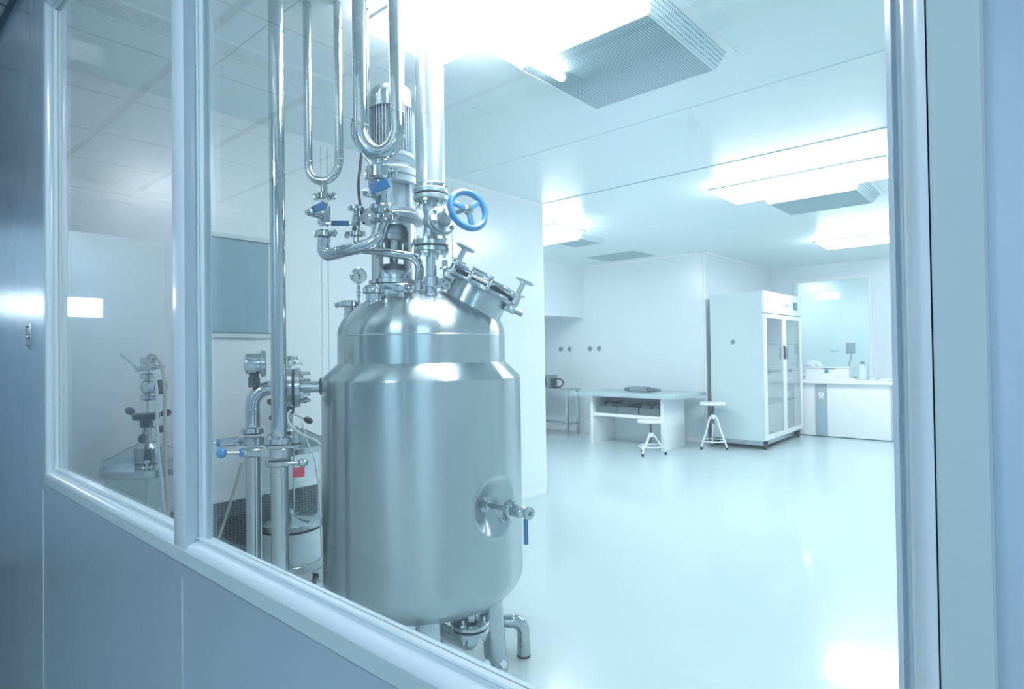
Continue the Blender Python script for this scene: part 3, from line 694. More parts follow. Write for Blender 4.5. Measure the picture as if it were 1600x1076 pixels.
# pipe from that valve: down, along, up to the second valve
q0 = zat(mid, V((-2.0163,1.2139,1.6979)).z)
t = thing('steel_pipe', 'steel pipe elbow sweeping up from the left valve to the lantern flange', 'pipe', V((-1.9959,1.2331,1.6350)))
b = NB(); pth = [q0, V((-2.0158,1.2156,1.6282)), V((-1.8221,1.3192,1.6690)), V((-1.8194,1.3468,1.7530))]
sweep(b, fillet(pth, [.045,.055], 12), .0235); obj('pipe_run', b, 'steel_polished', t)
for u in (.30, .62):
    b = NB(); torus(b, pth[1].lerp(pth[2], u), pth[2]-pth[1], .0235, .0014); obj('weld_ring', b, 'steel_satin', t)
clamp(t, V((-1.8191,1.3468,1.7696)), Z, .034, S, .026)
# lower pipe crossing the lantern and dropping into the dome
t = thing('steel_pipe', 'steel pipe crossing in front of the lantern and dropping to the dome', 'pipe', V((N4.x,N4.y,1.535)))
b = NB(); sweep(b, fillet([V((-2.0285,1.3237,1.6717)), V((-1.9294,1.3580,1.6610)), V((-1.7653,1.4768,1.6257)), zat(N4,1.535)], [.03,.045], 10), .0175); obj('pipe_run', b, 'steel_polished', t)
b = NB(); ring(b, (N4.x,N4.y,1.533), Z, .028, .008); obj('flange', b, 'steel_satin', t)
# middle U pipe, thicker
t = thing('steel_pipe', 'thicker U-bent steel pipe hanging from the ceiling in front of the motor', 'pipe', V((-1.7446,1.2770,1.8963)))
a0, a1 = V((-1.7880,1.2356,2.0714)), V((-1.6929,1.3187,2.1150)); mid2 = (a0+a1)/2; rad = (a1-a0).length/2; dirn = (a1-a0); dirn.z = 0; dirn.normalize(); zb = V((-1.7432,1.2769,1.9687)).z; zl = zb+rad+.03
path = [zat(a0,zc), zat(a0,zl)] + [V((mid2.x,mid2.y,0)) - dirn*rad*math.cos(k*PI/16) + Z*(zl-(rad+.03)*math.sin(k*PI/16)) for k in range(1,16)] + [zat(a1,zl), zat(a1,zc)]
b = NB(); sweep(b, path, .029, 28); obj('pipe_run', b, 'steel_polished', t)
for q, dz in ((a0,0), (a1,.045)): b = NB(); torus(b, zat(q,zl+dz), Z, .029, .0018); obj('weld_ring', b, 'steel_satin', t)
b = NB(); cyl(b, zat(mid2, V((-1.7444,1.2770,1.9053)).z), zat(mid2, zb), .018, seg=24); obj('tee_stub', b, 'steel_polished', t)
b = NB(); sweep(b, spline([zat(a0, zl+.03)-S*.034, zat(a0, zl-.03)-S*.036, V((-1.7704,1.2262,1.9673)), V((-1.7445,1.2500,1.9130))]), .0045, 12); obj('drip_tube', b, 'steel_polished', t)
clamp(t, zat(mid2, V((-1.7479,1.2740,1.8986)).z), Z, .036, S, .032)
v2 = ball_valve('ball valve with slanted blue lever just below the thicker U-bent pipe', zat(mid2, V((-1.7484,1.2740,1.8737)).z), zat(mid2, V((-1.7399,1.2831,1.7830)).z), .026, V((-1.7058,1.1927,1.8070)), (S*.9+Z*.40), .068, .034, tilt=Z*.9-S*.4)
cl = clamp(v2, zat(mid2, V((-1.7367,1.2861,1.7739)).z), Z, .030, None, .016)
# side valve with the horizontal blue lever
ct = V((-2.0126,1.3616,1.8334)); 
v3 = ball_valve('small ball valve with level blue lever left of the agitator flange', zat(ct, V((-2.0130,1.3616,1.8108)).z), zat(ct, V((-2.0143,1.3617,1.7427)).z), .016, V((-1.9766,1.3279,1.7647)), -S*1.0+Z*.02, .070, .020, tilt=Z)
clamp(v3, zat(ct, V((-2.0145,1.3617,1.7326)).z), Z, .020, -S, .016); clamp(v3, zat(ct, V((-2.0126,1.3616,1.8334)).z), Z, .022, None, .014)
for y0, y1 in ((V((-2.0145,1.3617,1.7326)).z, V((-2.0154,1.3617,1.6873)).z), (V((-2.0131,1.3616,1.8082)).z, V((-2.0123,1.3616,1.8486)).z)): b = NB(); cyl(b, zat(ct, y0), zat(ct, y1), .012, seg=18); obj('ferrule', b, 'steel_polished', v3)
t = ball_valve('small valve with short blue lever half hidden right of the lantern', V((-1.8953,1.6003,1.7332)), V((-1.8963,1.6003,1.6807)), .016, V((-1.8783,1.5623,1.7155)), S-Z*.35, .030, .022, tilt=Z)
# big duct pipe
c0 = V((-1.7069,1.4842,1.8654))
t = thing('steel_pipe', 'widest vertical steel pipe coming down from the ceiling beside the motor', 'pipe', zat(c0, V((-1.7071,1.4842,1.8558)).z))
zf1 = V((-1.7089,1.4826,1.8534)).z; zf2 = V((-1.7126,1.4828,1.6588)).z
b = NB(); cyl(b, zat(c0, zf1+.02), zat(c0, zc), .0545, seg=48); obj('pipe_run', b, 'steel_light', t)
b = NB(); lathe(b, zat(c0, zf1+.02), Z, [(.056,0), (.0575,.004), (.0565,.010), (.0575,.016), (.0547,.02)], 48, cap=False); obj('weld_ring', b, 'steel_satin', t)
# globe valve
g = thing('globe_valve', 'cast steel valve with round blue handwheel on the widest pipe', 'valve', zat(c0, zf2))
flange_pair(g, zat(c0, zf1), Z, .064, .04, .019, 4, .005, phase=.5, m='cast_steel')
b = NB(); body_c = V((-1.7017,1.4906,1.7572))
sweep(b, fillet([zat(c0, zf1-.02), zat(c0, zf1-.055), zat(c0,(zf1+zf2)/2-.0)+S*.006, zat(c0, zf2+.045), zat(c0, zf2+.02)], .03, 6), [.028]*3+[.034]*40 if False else .030, 24)
WN = (S*.52 - F*.80 + Z*.24).normalized(); wc = V((-1.4389,1.4160,1.7414)); bc = V((-1.6410,1.4777,1.7457))
cyl(b, zat(c0,(zf1+zf2)/2), bc, .036, .040, 28); obj('valve_body', b, 'cast_steel', g)
b = NB(); ring(b, bc - WN*.012, WN, .055, .014); obj('bonnet_flange', b, 'cast_steel', g)
b = NB(); ring(b, bc + WN*.004, WN, .052, .014); lathe(b, bc+WN*.016, WN, [(.030,0), (.024,.03), (.020,.06)], 28); bon = obj('bonnet', b, 'cast_steel', g)
a_, u_, v_ = frame(WN)
for k in range(6):
    p = bc + (u_*math.cos(k*PI/3+.3)+v_*math.sin(k*PI/3+.3))*.041 + WN*.018
    b = NB(); hexnut(b, p, WN, .010, .008, .005); obj('bolt', b, 'steel_satin', g)
b = NB(); cyl(b, bc+WN*.05, wc+WN*.012, .0085, seg=16); obj('stem', b, 'steel_satin', g)
b = NB(); torus(b, wc, WN, .066, .0112, 56, 16)
for k in range(3):
    th = k*2*PI/3 + 2.75; d = u_*math.cos(th)+v_*math.sin(th); box(b, wc + d*.037, (.062,.019,.008), basis(d, WN.cross(d)), .002)
obj('handwheel', b, 'blue_enamel', g)
b = NB(); lathe(b, wc-WN*.008, WN, [(.015,0), (.016,.004), (.016,.014), (.012,.017)], 24); hexnut(b, wc+WN*.008, WN, .010, .008, .006); obj('hub_nut', b, 'steel_polished', g)
flange_pair(g, zat(c0, zf2), Z, .066, .04, .019, 4, .005, phase=.5, m='steel_satin')
# sight pipe below it
t = thing('steel_pipe', 'short straight steel pipe from the valve flange down to the dome', 'pipe', zat(N3, 1.50))
c1 = V((-1.6957,1.4728,1.5504))
b = NB(); cyl(b, zat(c1,1.50), zat(c1, zf2-.022), .0195, seg=28); obj('pipe_run', b, 'steel_polished', t)
b = NB(); cyl(b, zat(c1,1.505), zat(c1,1.545), .026, seg=28, bev=.002); obj('sleeve', b, 'steel_satin', t)
# pressure gauge
gp = V((-1.9589,1.3337,1.5608))
t = thing('pressure_gauge', 'small round pressure gauge standing on a thin stem left of the agitator', 'gauge', gp-Z*.12)
gd = (S*.45-F*.88).normalized()
b = NB(); lathe(b, gp-gd*.014, gd, [(.026,0), (.030,.003), (.030,.026), (.027,.028), (.025,.024)], 36); obj('case', b, 'steel_satin', t)
b = NB(); lathe(b, gp+gd*.0095, gd, [(.0255,0), (.0255,.0015)], 32); face = obj('dial', b, 'dial_face', t)
b = NB(); box(b, gp+gd*.012+Z*.006, (.002,.0012,.024), Matrix.Rotation(.6,3,gd) @ basis(S, gd)); lathe(b, gp+gd*.011, gd, [(.003,0), (.003,.003)], 12); box(b, gp+gd*.0115-Z*.011, (.009,.001,.004), basis(S, gd)); obj('pointer', b, 'black_plastic', t)
b = NB(); cyl(b, gp-Z*.03, gp-Z*.10, .0045, seg=12); hexnut(b, gp-Z*.05, Z, .008, .012); hexnut(b, gp-Z*.066, Z, .010, .006); hexnut(b, gp-Z*.078, Z, .008, .006); obj('stem', b, 'steel_satin', t)

# ================================================================ left side pipework
t = thing('steel_pipe', 'steel pipe bending down from the tank side nozzle to the floor', 'pipe', zat(AX + NA*.622, 0))
fl = na(.482)
flange_pair(t, fl, NA, .073, .03, .021, 4, .007, phase=PI/4+.35, blen=.026)
e1 = na(.622); c = V((e1.x,e1.y,0))
zA1 = V((-2.1534,1.0120,0.9892)).z
b = NB(); sweep(b, fillet([fl + NA*.016, e1, zat(c, zA1)], .070, 14), .0258, 28); obj('pipe_run', b, 'steel_polished', t)
for q, ax in ((zat(c, zsn-.073), Z), (e1-NA*.073, NA)): b = NB(); torus(b, q, ax, .0258, .0015); obj('weld_ring', b, 'steel_satin', t)
clamp(t, zat(c, zA1), Z, .031, None, .018)
lo = V((-2.3494,1.1083,0.8423))
b = NB(); cyl(b, zat(c, V((-2.1548,1.0120,0.9170)).z), zat(c, .012), .027, seg=28); obj('lower_run', b, 'steel_polished', t)
b = NB(); ring(b, zat(c, 0), Z, .055, .012); obj('floor_plate', b, 'steel_satin', t)
def butterfly(label, c, z, hd, r):
    t = thing('butterfly_valve', label, 'valve', zat(c, z-.03))
    b = NB(); lathe(b, zat(c, z-.016), Z, [(r-.004,0), (r,.003), (r,.029), (r-.004,.032)], 40); obj('valve_body', b, 'steel_satin', t)
    clamp(t, zat(c, z-.034), Z, r-.010, None, .016)
    h = V(hd).normalized(); o = zat(c, z)
    b = NB(); box(b, o + h*(r+.006), (.03,.040,.026), basis(h, Z.cross(h)), .003); lathe(b, o+h*(r+.016), h, [(.019,0), (.016,.02), (.0165,.05), (.014,.056)], 24); obj('handle_sleeve', b, 'steel_polished', t)
    b = NB(); lathe(b, o+h*(r+.070), h, [(.0125,0), (.0135,.002), (.0135,.010), (.0125,.012)], 24); obj('collar', b, 'blue_enamel', t)
    b = NB(); cyl(b, o+h*(r+.08), o+h*(r+.13), .0052, seg=14); obj('rod', b, 'steel_satin', t)
    b = NB(); ball(b, o+h*(r+.138), .0165); obj('ball_knob', b, 'blue_enamel', t)
zB = V((-2.1541,1.0120,0.9520)).z
butterfly('butterfly valve with small blue ball handle on the bent side pipe', c, zB, -S*.74-F*.64+Z*.03, .042)
f0 = V((-1.9294,0.9947,1.0770)); zFv = V((-1.9321,0.9949,0.9346)).z
butterfly('butterfly valve with blue ball handle on the tall front pipe, nearer of the two', f0, zFv, -S*.74-F*.64+Z*.10, .045)
t = thing('steel_pipe', 'tall straight steel pipe running from ceiling to floor at the left', 'pipe', zat(f0, 0))
b = NB(); cyl(b, zat(f0, V((-1.9311,0.9948,0.9864)).z), zat(f0, zc), .0252, seg=32); obj('pipe_run', b, 'steel_polished', t)
b = NB(); cyl(b, zat(f0, .012), zat(f0, V((-1.9329,0.9949,0.8915)).z), .029, seg=32); obj('lower_run', b, 'steel_polished', t)
clamp(t, zat(f0, V((-1.9313,0.9948,0.9734)).z), Z, .032, None, .019)
b = NB(); torus(b, zat(f0, V((-1.9335,0.9950,0.8569)).z), Z, .029, .0014); obj('weld_ring', b, 'steel_satin', t)
b = NB(); ring(b, zat(f0, 0), Z, .06, .012); obj('floor_plate', b, 'steel_satin', t)
p = zat(f0, V((-1.9327,0.9949,0.9001)).z); 
b = NB(); cyl(b, p+S*.03, p+S*.075, .005, seg=12); ball(b, p+S*.082-F*.01, .014, (1,1,1.3), S); cyl(b, p+S*.035-F*.02, p+S*.07-F*.018, .006, seg=12); obj('wing_bolt', b, 'steel_polished', t)
# level transmitter on the elbow
tp = V((-2.1471,1.0133,1.2313)); TA = (S + F*.42).normalized()
t = thing('level_transmitter', 'round steel transmitter head mounted on the pipe elbow', 'transmitter', tp-Z*.08)
b = NB(); lathe(b, tp-TA*.032, TA, [(.027,0), (.035,.004), (.037,.010), (.037,.052), (.034,.056)], 36); obj('housing', b, 'steel_satin', t)
b = NB(); ring(b, tp+TA*.022, TA, .048, .018); obj('cover_flange', b, 'steel_satin', t)
b = NB(); lathe(b, tp-TA*.020, TA, [(.0377,0), (.0377,.026)], 24, ang_view-2.2, ang_view-1.2, cap=False); obj('name_plate', b, 'dial_face', t)
b = NB(); cyl(b, tp-Z*.036, tp-Z*.062, .016, seg=20); hexnut(b, tp-Z*.062, Z, .022, .014); cyl(b, tp-Z*.062, tp-Z*.085, .021, seg=24); obj('neck', b, 'steel_dark', t)

# ================================================================ below the tank
t = thing('drain_pipe', 'flanged drain pipe under the tank bottom outlet', 'pipe', (oc.x,oc.y,.10))
flange_pair(t, (oc.x,oc.y,.258), Z, .070, .03, .016, 4, .006, phase=.3, blen=.016)
b = NB(); sweep(b, fillet([(oc.x,oc.y,.246), (oc.x,oc.y,.195), V((-1.8550,1.5831,0.1759))], .05, 12), .030, 28); obj('pipe_run', b, 'steel_polished', t)
t = thing('floor_drain_pipe', 'curved steel pipe end standing on the floor behind the tank leg', 'pipe', (-1.63,1.884,0))
b = NB(); fp = V((-1.635,1.90,0)); sweep(b, fillet([fp-S*.30+Z*.145, fp+Z*.145, fp+Z*.045], .055, 12), .027, 24); obj('pipe_run', b, 'steel_polished', t)
b = NB(); cyl(b, fp+Z*.006, fp+Z*.05, .028, seg=24); obj('socket', b, 'steel_satin', t)
b = NB(); cyl(b, fp, fp+Z*.008, .029, seg=24); obj('seal', b, 'black_rubber', t)

# ================================================================ glass vessels on castors
def vessel(label, loc, rz):
    t = thing('glass_vessel', label, 'glass vessel', (0,0,0), 'glass vessels on castors')
    b = NB(); lathe(b, (0,0,.125), Z, [(.12,0), (.172,0), (.175,.003), (.175,.037), (.172,.04), (.12,.04), (.12,0)], 64, cap=False); obj('base_ring', b, 'steel_satin', t)
    b = NB(); lathe(b, (0,0,.165), Z, [(.158,0), (.158,.165)], 64); obj('lower_cylinder', b, 'milk_plastic', t)
    b = NB(); lathe(b, (0,0,.330), Z, [(.159,0), (.161,.002), (.161,.010), (.159,.012)], 64); obj('seal_ring', b, 'black_rubber', t)
    b = NB(); lathe(b, (0,0,.342), Z, [(.159,0), (.160,.003), (.160,.028), (.156,.032), (.10,.036), (.02,.050), (0,.052)], 64); obj('piston', b, 'steel_satin', t)
    b = NB()
    for k in range(3):
        th = k*2*PI/3+.3; d = V((math.cos(th), math.sin(th), 0)); cyl(b, d*.02+Z*.388, d*.13+Z*.380, .005, seg=10)
    cyl(b, (0,0,.39), (0,0,.43), .012, seg=16); obj('piston_spokes', b, 'steel_polished', t)
    b = NB(); lathe(b, (0,0,.385), Z, [(.160,0), (.160,.36)], 64, cap=False); obj('glass_cylinder', b, 'vessel_glass', t)
    for k in range(4):
        th = k*PI/2+.5; d = V((math.cos(th), math.sin(th), 0)); b = NB(); cyl(b, d*.167+Z*.16, d*.167+Z*.75, .0065, seg=14); obj('tie_rod', b, 'steel_polished', t)
    b = NB(); lathe(b, (0,0,.745), Z, [(.150,0), (.183,0), (.186,.003), (.186,.030), (.183,.033), (.14,.036), (.05,.040)], 72); obj('lid', b, 'steel_satin', t)
    for k in range(4):
        th = k*PI/2+.5; d = V((math.cos(th), math.sin(th), 0)); n = V((-d.y,d.x,0))
        b = NB()
        for s in (-1, 1): prism(b, [d*.04+Z*.78+n*.014*s, d*.178+Z*.78+n*.014*s, d*.178+Z*.80+n*.014*s, d*.06+Z*.862+n*.014*s, d*.04+Z*.862+n*.014*s], n*.003)
        obj('gusset', b, 'steel_satin', t)
        b = NB(); cyl(b, d*.172-n*.02+Z*.790, d*.172+n*.02+Z*.790, .006, seg=12); cyl(b, d*.165+Z*.775, d*.165+Z*.805, .010, seg=14); ball(b, d*.165+Z*.81, .012); obj('eye_bolt', b, 'steel_polished', t)
    b = NB(); lathe(b, (0,0,.775), Z, [(.05,0), (.056,.002), (.056,.012)], 40); obj('hub_seal', b, 'black_rubber', t)
    b = NB(); lathe(b, (0,0,.787), Z, [(.054,0), (.056,.002), (.056,.065), (.057,.067), (.055,.070), (.047,.088), (.02,.094), (0,.095)], 48); obj('hub', b, 'steel_satin', t)
    b = NB(); cyl(b, (-.006,0,.86), (-.006,0,.96), .019, seg=24); obj('mast', b, 'steel_satin', t)
    b = NB(); lathe(b, (-.006,0,.945), Z, [(.024,0), (.026,.003), (.026,.030), (.050,.034), (.055,.038), (.055,.058), (.050,.062), (.01,.063)], 40); obj('clamp_hub', b, 'black_plastic', t)
    for k, (th, up) in enumerate(((2.75,.35), (-.25,.30), (-1.2,-.5), (1.5,-.3))):
        d = V((math.cos(th), math.sin(th), up)).normalized(); o = V((-.006,0,.978 if k < 2 else .955))
        b = NB(); cyl(b, o+d*.03, o+d*.095, .005, seg=12); hr = obj('lever_rod', b, 'steel_satin', t)
        b = NB(); ball(b, o+d*.110, .0175, (1,1,1.5), d); obj('lever_knob', b, 'black_plastic', hr)
    b = NB(); cyl(b, (0,0,1.0), (0,0,1.075), .0065, seg=14); obj('spindle', b, 'steel_polished', t)
    for z in (1.078, 1.175, 1.245):
        clamp(t, (0,0,z), Z, .014, V((1,0,0)), .018)
    b = NB(); ball(b, (0,0,1.125), .030, (1,1,1.15)); cyl(b, (0,0,1.08), (0,0,1.24), .010, seg=16); obj('regulator', b, 'steel_polished', t)
    b = NB(); lathe(b, (.02,0,1.125), V((1,-.2,0)), [(.026,0), (.028,.006), (.026,.035)], 28); obj('regulator_cap', b, 'milk_plastic', t)
    b = NB(); lathe(b, (.056,-.008,1.125), V((1,-.2,0)), [(.030,0), (.033,.004), (.033,.016), (.026,.020)], 28); obj('knob', b, 'black_plastic', t)
    b = NB(); box(b, (0,0,1.215), (.05,.026,.030), None, .004); cyl(b, (-.05,0,1.205), (.04,0,1.215), .012, seg=16); cyl(b, (.03,-.01,1.22), (.085,-.02,1.215), .009, seg=14); obj('valve_block', b, 'steel_polished', t)
    b = NB(); cyl(b, (-.045,-.005,1.21), (-.105,-.02,1.275), .0055, seg=12); obj('toggle', b, 'steel_satin', t)
    for k in range(3):
        th = k*2*PI/3+.6; o = V((.15*math.cos(th), .15*math.sin(th), 0))
        b = NB(); cyl(b, o+V((0,-.012,.045)), o+V((0,.012,.045)), .045, seg=32, bev=.004); wl = obj('castor', b, 'black_rubber', t)
        b = NB(); cyl(b, o+V((0,-.0135,.045)), o+V((0,.0135,.045)), .030, seg=28); obj('wheel_disc', b, 'milk_plastic', wl)
        b = NB(); 
        for s in (-1, 1): prism(b, [o+V((-.012,.017*s,.045)), o+V((.012,.017*s,.045)), o+V((.03,.017*s,.115)), o+V((-.02,.017*s,.115))], (0,.002*s,0))
        box(b, o+V((.004,0,.118)), (.06,.05,.010), None, .002); cyl(b, o+V((0,-.02,.045)), o+V((0,.02,.045)), .006, seg=12); obj('fork', b, 'steel_satin', wl)
    t.location = V(loc); t.rotation_euler = (0,0,rz); BASE[t.name] = V((0,0,0))
    return t
L1, L2 = V((-3.03,.94,0)), V((-3.06,1.64,0))
va = vessel('glass vessel with steel lid and black levers behind the left window pane', L1, .75)
vb = dup(va, L2, 2.05, 'glass vessel on castors behind the two vertical pipes, left of the tank')
def hose(nm, pts, r, m, label): return solo(nm, sweep(NB(), spline(pts), r, 14), m, label, 'hose')
hose('hose', [V((-2.9695,0.9280,1.2113)), V((-2.9730,0.9242,1.2540)), V((-2.9355,0.9303,1.2707)), V((-2.8887,0.9455,1.2366)), V((-2.8539,0.9513,1.1421)), V((-2.8329,0.9459,0.9777)), V((-2.8130,0.9406,0.7611)), V((-2.8069,0.9499,0.5423)), V((-2.8028,0.9573,0.3234))], .0072, 'beige_hose', 'beige hose looping over the top of the left glass vessel')
hose('hose', [V((-2.9086,0.9289,1.1838)), V((-2.8572,0.9221,1.1159)), V((-2.8255,0.9134,0.9269)), V((-2.7963,0.9153,0.7673)), V((-2.7766,0.9226,0.5806)), V((-2.7701,0.9316,0.3921))], .0062, 'clear_hose', 'clear hose hanging beside the beige one on the left glass vessel')
hose('hose', [V((-2.9896,1.3456,0.7315)), V((-3.0208,1.3204,0.5952)), V((-3.0568,1.2911,0.4526)), V((-3.1004,1.2554,0.2942)), V((-3.1442,1.2198,0.1199)), V((-3.1514,1.2157,-0.0073))], .0068, 'beige_hose', 'beige hose slanting down in front of the dark wall grille')
hose('hose', [V((-2.8198,1.5176,0.9873)), V((-2.8184,1.4928,0.9513)), V((-2.7815,1.4996,0.9024)), V((-2.7025,1.5300,0.8613)), V((-2.6335,1.5512,0.8399)), V((-2.5976,1.5841,0.7711)), V((-2.5819,1.6007,0.6221))], .0075, 'clear_hose', 'pale hose curving from behind the front pipe towards the tank')
hose('hose', [V((-2.7802,1.5538,0.9225)), V((-2.7628,1.5708,0.8261)), V((-2.7175,1.5857,0.7330)), V((-2.7044,1.6006,0.5418)), V((-2.7008,1.6094,0.2234)), V((-2.7029,1.6117,-0.0153))], .004, 'clear_hose', 'thin pale tube hanging between glass vessel and tank')
vcar = V((L2.x, L2.y, .655)); dv = (V((0,0,0)) - V((L2.x, L2.y, 0))).normalized(); tv = Z.cross(dv)
b = NB(); n0 = math.atan2(dv.y, dv.x)+.25+PI/2
lathe(b, vcar-Z*.028, Z, [(.1625,0), (.1625,.05)], 8, n0-.19, n0+.19, cap=False)
solo('tag_sticker', b, 'pink_tag', 'small pink-red tag stuck on the glass vessel behind the pipes', 'sticker')

# ================================================================ back of the room
# white table with shelf
t = thing('lab_table', 'white panel table with a grey top and a shelf against the back wall', 'table', (-4.08,7.2,0))
b = NB(); bx(b, -4.88, -3.34, 6.76, 7.66, .655, .70, .004); obj('table_top', b, 'table_top', t)
for x0, x1 in ((-4.64,-4.60), (-3.59,-3.55)):
    b = NB(); bx(b, x0, x1, 6.86, 7.45, 0, .655, .002); obj('side_panel', b, 'white_paint', t)
b = NB(); bx(b, -4.60, -3.59, 6.87, 7.42, .385, .425, .002); obj('shelf', b, 'white_paint', t)
b = NB(); bx(b, -4.60, -3.59, 7.42, 7.45, 0, .655); obj('back_panel', b, 'white_panel', t)
# crates on the shelf
for k, (x0, x1, lab) in enumerate(((-4.56,-4.25,'grey crate with green parts on top, leftmost on the table shelf'), (-4.24,-3.93,'grey crate of cables in the middle of the table shelf'), (-3.91,-3.62,'grey crate of cables and black hose, rightmost on the table shelf'))):
    t = thing('parts_crate', lab, 'crate', ((x0+x1)/2,7.05,.426), 'crates on the table shelf')
    b = NB(); h = .095
    for a in ((x0,x1,6.90,6.908), (x0,x1,7.20,7.208), (x0,x0+.008,6.908,7.20), (x1-.008,x1,6.908,7.20)): bx(b, *a, .426, .426+h)
    bx(b, x0, x1, 6.90, 7.208, .425, .434); obj('tray', b, 'crate_grey', t)
    b = NB(); rnd = random.Random(k+3)
    for q in range(4):
        pts = [V((rnd.uniform(x0+.02,x1-.02), rnd.uniform(6.93,7.17), .426+rnd.uniform(.06,.15))) for _ in range(5)]; sweep(b, spline(pts, 8), .0065, 8)
    obj('cable_bundle', b, 'black_rubber', t)
    b = NB()
    for q in range(3): box(b, (rnd.uniform(x0+.06,x1-.06), rnd.uniform(6.95,7.1), .426+.105), (.10,.06,.03), Matrix.Rotation(rnd.uniform(0,3),3,'Z'), .005)
    obj('loose_part', b, ('green_plastic','joint_dark','grey_plastic')[k], t)
# device lying on the table
t = thing('steel_device', 'small silver cylinder device with dark ends lying on the table top', 'device', (-4.08,7.2,.70))
b = NB(); box(b, (-4.07,7.2,.742), (.26,.11,.075), None, .014); obj('body', b, 'steel_satin', t)
for x0, x1, r0, r1 in ((-4.30,-4.20,.022,.034), (-3.94,-3.84,.034,.026), (-3.84,-3.76,.018,.014)):
    b = NB(); cyl(b, (x0,7.2,.736), (x1,7.2,.738), r0, r1, 20, .003); obj('end_cap', b, 'joint_dark', t)
# stools
def stool(label, c, zs, feet):
    c = V((*c,0)); t = thing('stool', label, 'stool', c, 'white round stools')
    b = NB(); lathe(b, (c.x,c.y,zs-.032), Z, [(.145,0), (.157,.004), (.160,.012), (.160,.026), (.154,.032), (.0,.034)], 40); obj('seat', b, 'white_paint', t)
    hubz = zs-.17
    b = NB(); cyl(b, (c.x,c.y,hubz-.10), (c.x,c.y,zs-.03), .012, seg=16); obj('screw_post', b, 'steel_dark', t)
    b = NB(); cyl(b, (c.x,c.y,hubz-.04), (c.x,c.y,hubz+.015), .026, seg=20, bev=.003); obj('post_collar', b, 'white_paint', t)
    for fx, fy in feet:
        f = V((fx,fy,0)); d = (f-c).normalized()
        b = NB(); sweep(b, spline([c+d*.018+Z*(hubz+.0), c+d*.055+Z*(hubz-.045), c+d*.105+Z*(hubz*.52), f-d*.025+Z*.10, f+Z*.03], 8), .011, 14); lg = obj('leg', b, 'white_paint', t)
        b = NB(); cyl(b, f, f+Z*.035, .016, .015, 16, .002); obj('foot', b, 'black_rubber', lg)
    b = NB(); torus(b, c+Z*.105, Z, .150, .007, 44, 10); obj('foot_ring', b, 'white_paint', t)
stool('white round stool with three legs standing in front of the table shelf', (-3.565,6.56), .420, ((-3.575,6.371), (-3.42,6.654), (-3.735,6.645)))
stool('taller white round stool standing between the table and the glass-door cabinet', (-3.149,7.417), .590, ((-3.244,7.268), (-2.972,7.41), (-3.231,7.575)))
# cabinet with glass doors
t = thing('glass_door_cabinet', 'tall grey cabinet on castors with two glass doors and a control panel', 'cabinet', (-2.92,8.43,0))
XL, XR, YF, YB = -3.27, -2.57, 7.66, 9.20
b = NB(); bx(b, XL, XR-.03, YF, YF+.03, .11, 1.99, .003); bx(b, XL, XR-.03, YB-.03, YB, .11, 1.99); bx(b, XL, XL+.03, YF+.03, YB-.03, .11, 1.99); bx(b, XL+.03, XR-.03, YF+.03, YB-.03, .11, .16); bx(b, XL+.03, XR-.03, YF+.03, YB-.03, 1.70, 1.99); obj('carcass', b, 'cabinet_grey', t)
b = NB(); bx(b, XL+.03, XL+.036, YF+.03, YB-.03, .16, 1.70); bx(b, XL+.03, XR-.03, YB-.036, YB-.03, .16, 1.70); bx(b, XL+.03, XR-.03, YF+.03, YF+.036, .16, 1.70); bx(b, XL+.03, XR-.03, YF+.03, YB-.03, .16, .166); obj('liner', b, 'white_paint', t)
b = NB(); bx(b, XR-.03, XR, YF, YB, 1.715, 1.99, .003); hdr = obj('header_panel', b, 'white_paint', t)
b = NB(); bx(b, XR, XR+.012, 8.82, 8.98, 1.80, 1.90, .002); dsp = obj('display', b, 'joint_dark', hdr)
b = NB(); bx(b, XR+.012, XR+.0135, 8.85, 8.95, 1.82, 1.885); obj('display_screen', b, 'screen_lit', t)
b = NB()
for k in range(6): bx(b, XR, XR+.003, 8.36+.055*k, 8.385+.055*k, 1.832, 1.842 if k != 3 else 1.86)
obj('header_lettering', b, 'joint_dark', hdr)
b = NB(); bx(b, XR, XR+.002, 8.03, 8.036, 1.735, 1.81); obj('key_slot', b, 'joint_dark', hdr)
mdy = (YF+YB)/2
for y0, y1, hy in ((YF+.01, mdy-.004, mdy-.05), (mdy+.004, YB-.01, mdy+.05)):
    b = NB()
    for a in ((y0,y1,1.65,1.70), (y0,y1,.12,.18), (y0,y0+.06,.18,1.65), (y1-.06,y1,.18,1.65)): bx(b, XR-.03, XR, *a, .002)
    d = obj('door', b, 'white_paint', t)
    b = NB(); bx(b, XR-.018, XR-.013, y0+.06, y1-.06, .18, 1.65); obj('door_pane', b, 'cabinet_glass', d, smooth=False)
    b = NB(); bx(b, XR, XR+.025, hy-.012, hy+.012, 1.12, 1.30, .004); obj('door_handle', b, 'steel_dark' if hy < mdy else 'steel_satin', d)
for z in (.55, .95, 1.32):
    b = NB()
    for k in range(16): cyl(b, (XL+.04, YF+.05+.093*k, z), (XR-.05, YF+.05+.093*k, z), .003, seg=6)
    cyl(b, (XR-.06,YF+.03,z), (XR-.06,YB-.03,z), .004, seg=6); cyl(b, (XL+.05,YF+.03,z), (XL+.05,YB-.03,z), .004, seg=6); obj('wire_shelf', b, 'steel_satin', t)
b = NB(); lathe(b, (-2.972,YF,1.357), (0,-1,0), [(.030,0), (.030,.004), (.024,.008), (0,.009)], 28); obj('port_cover', b, 'grey_plastic', t)
b = NB(); bx(b, XL+.12, XR-.05, YF+.03, YB-.05, .05, .11); obj('plinth', b, 'steel_satin', t)
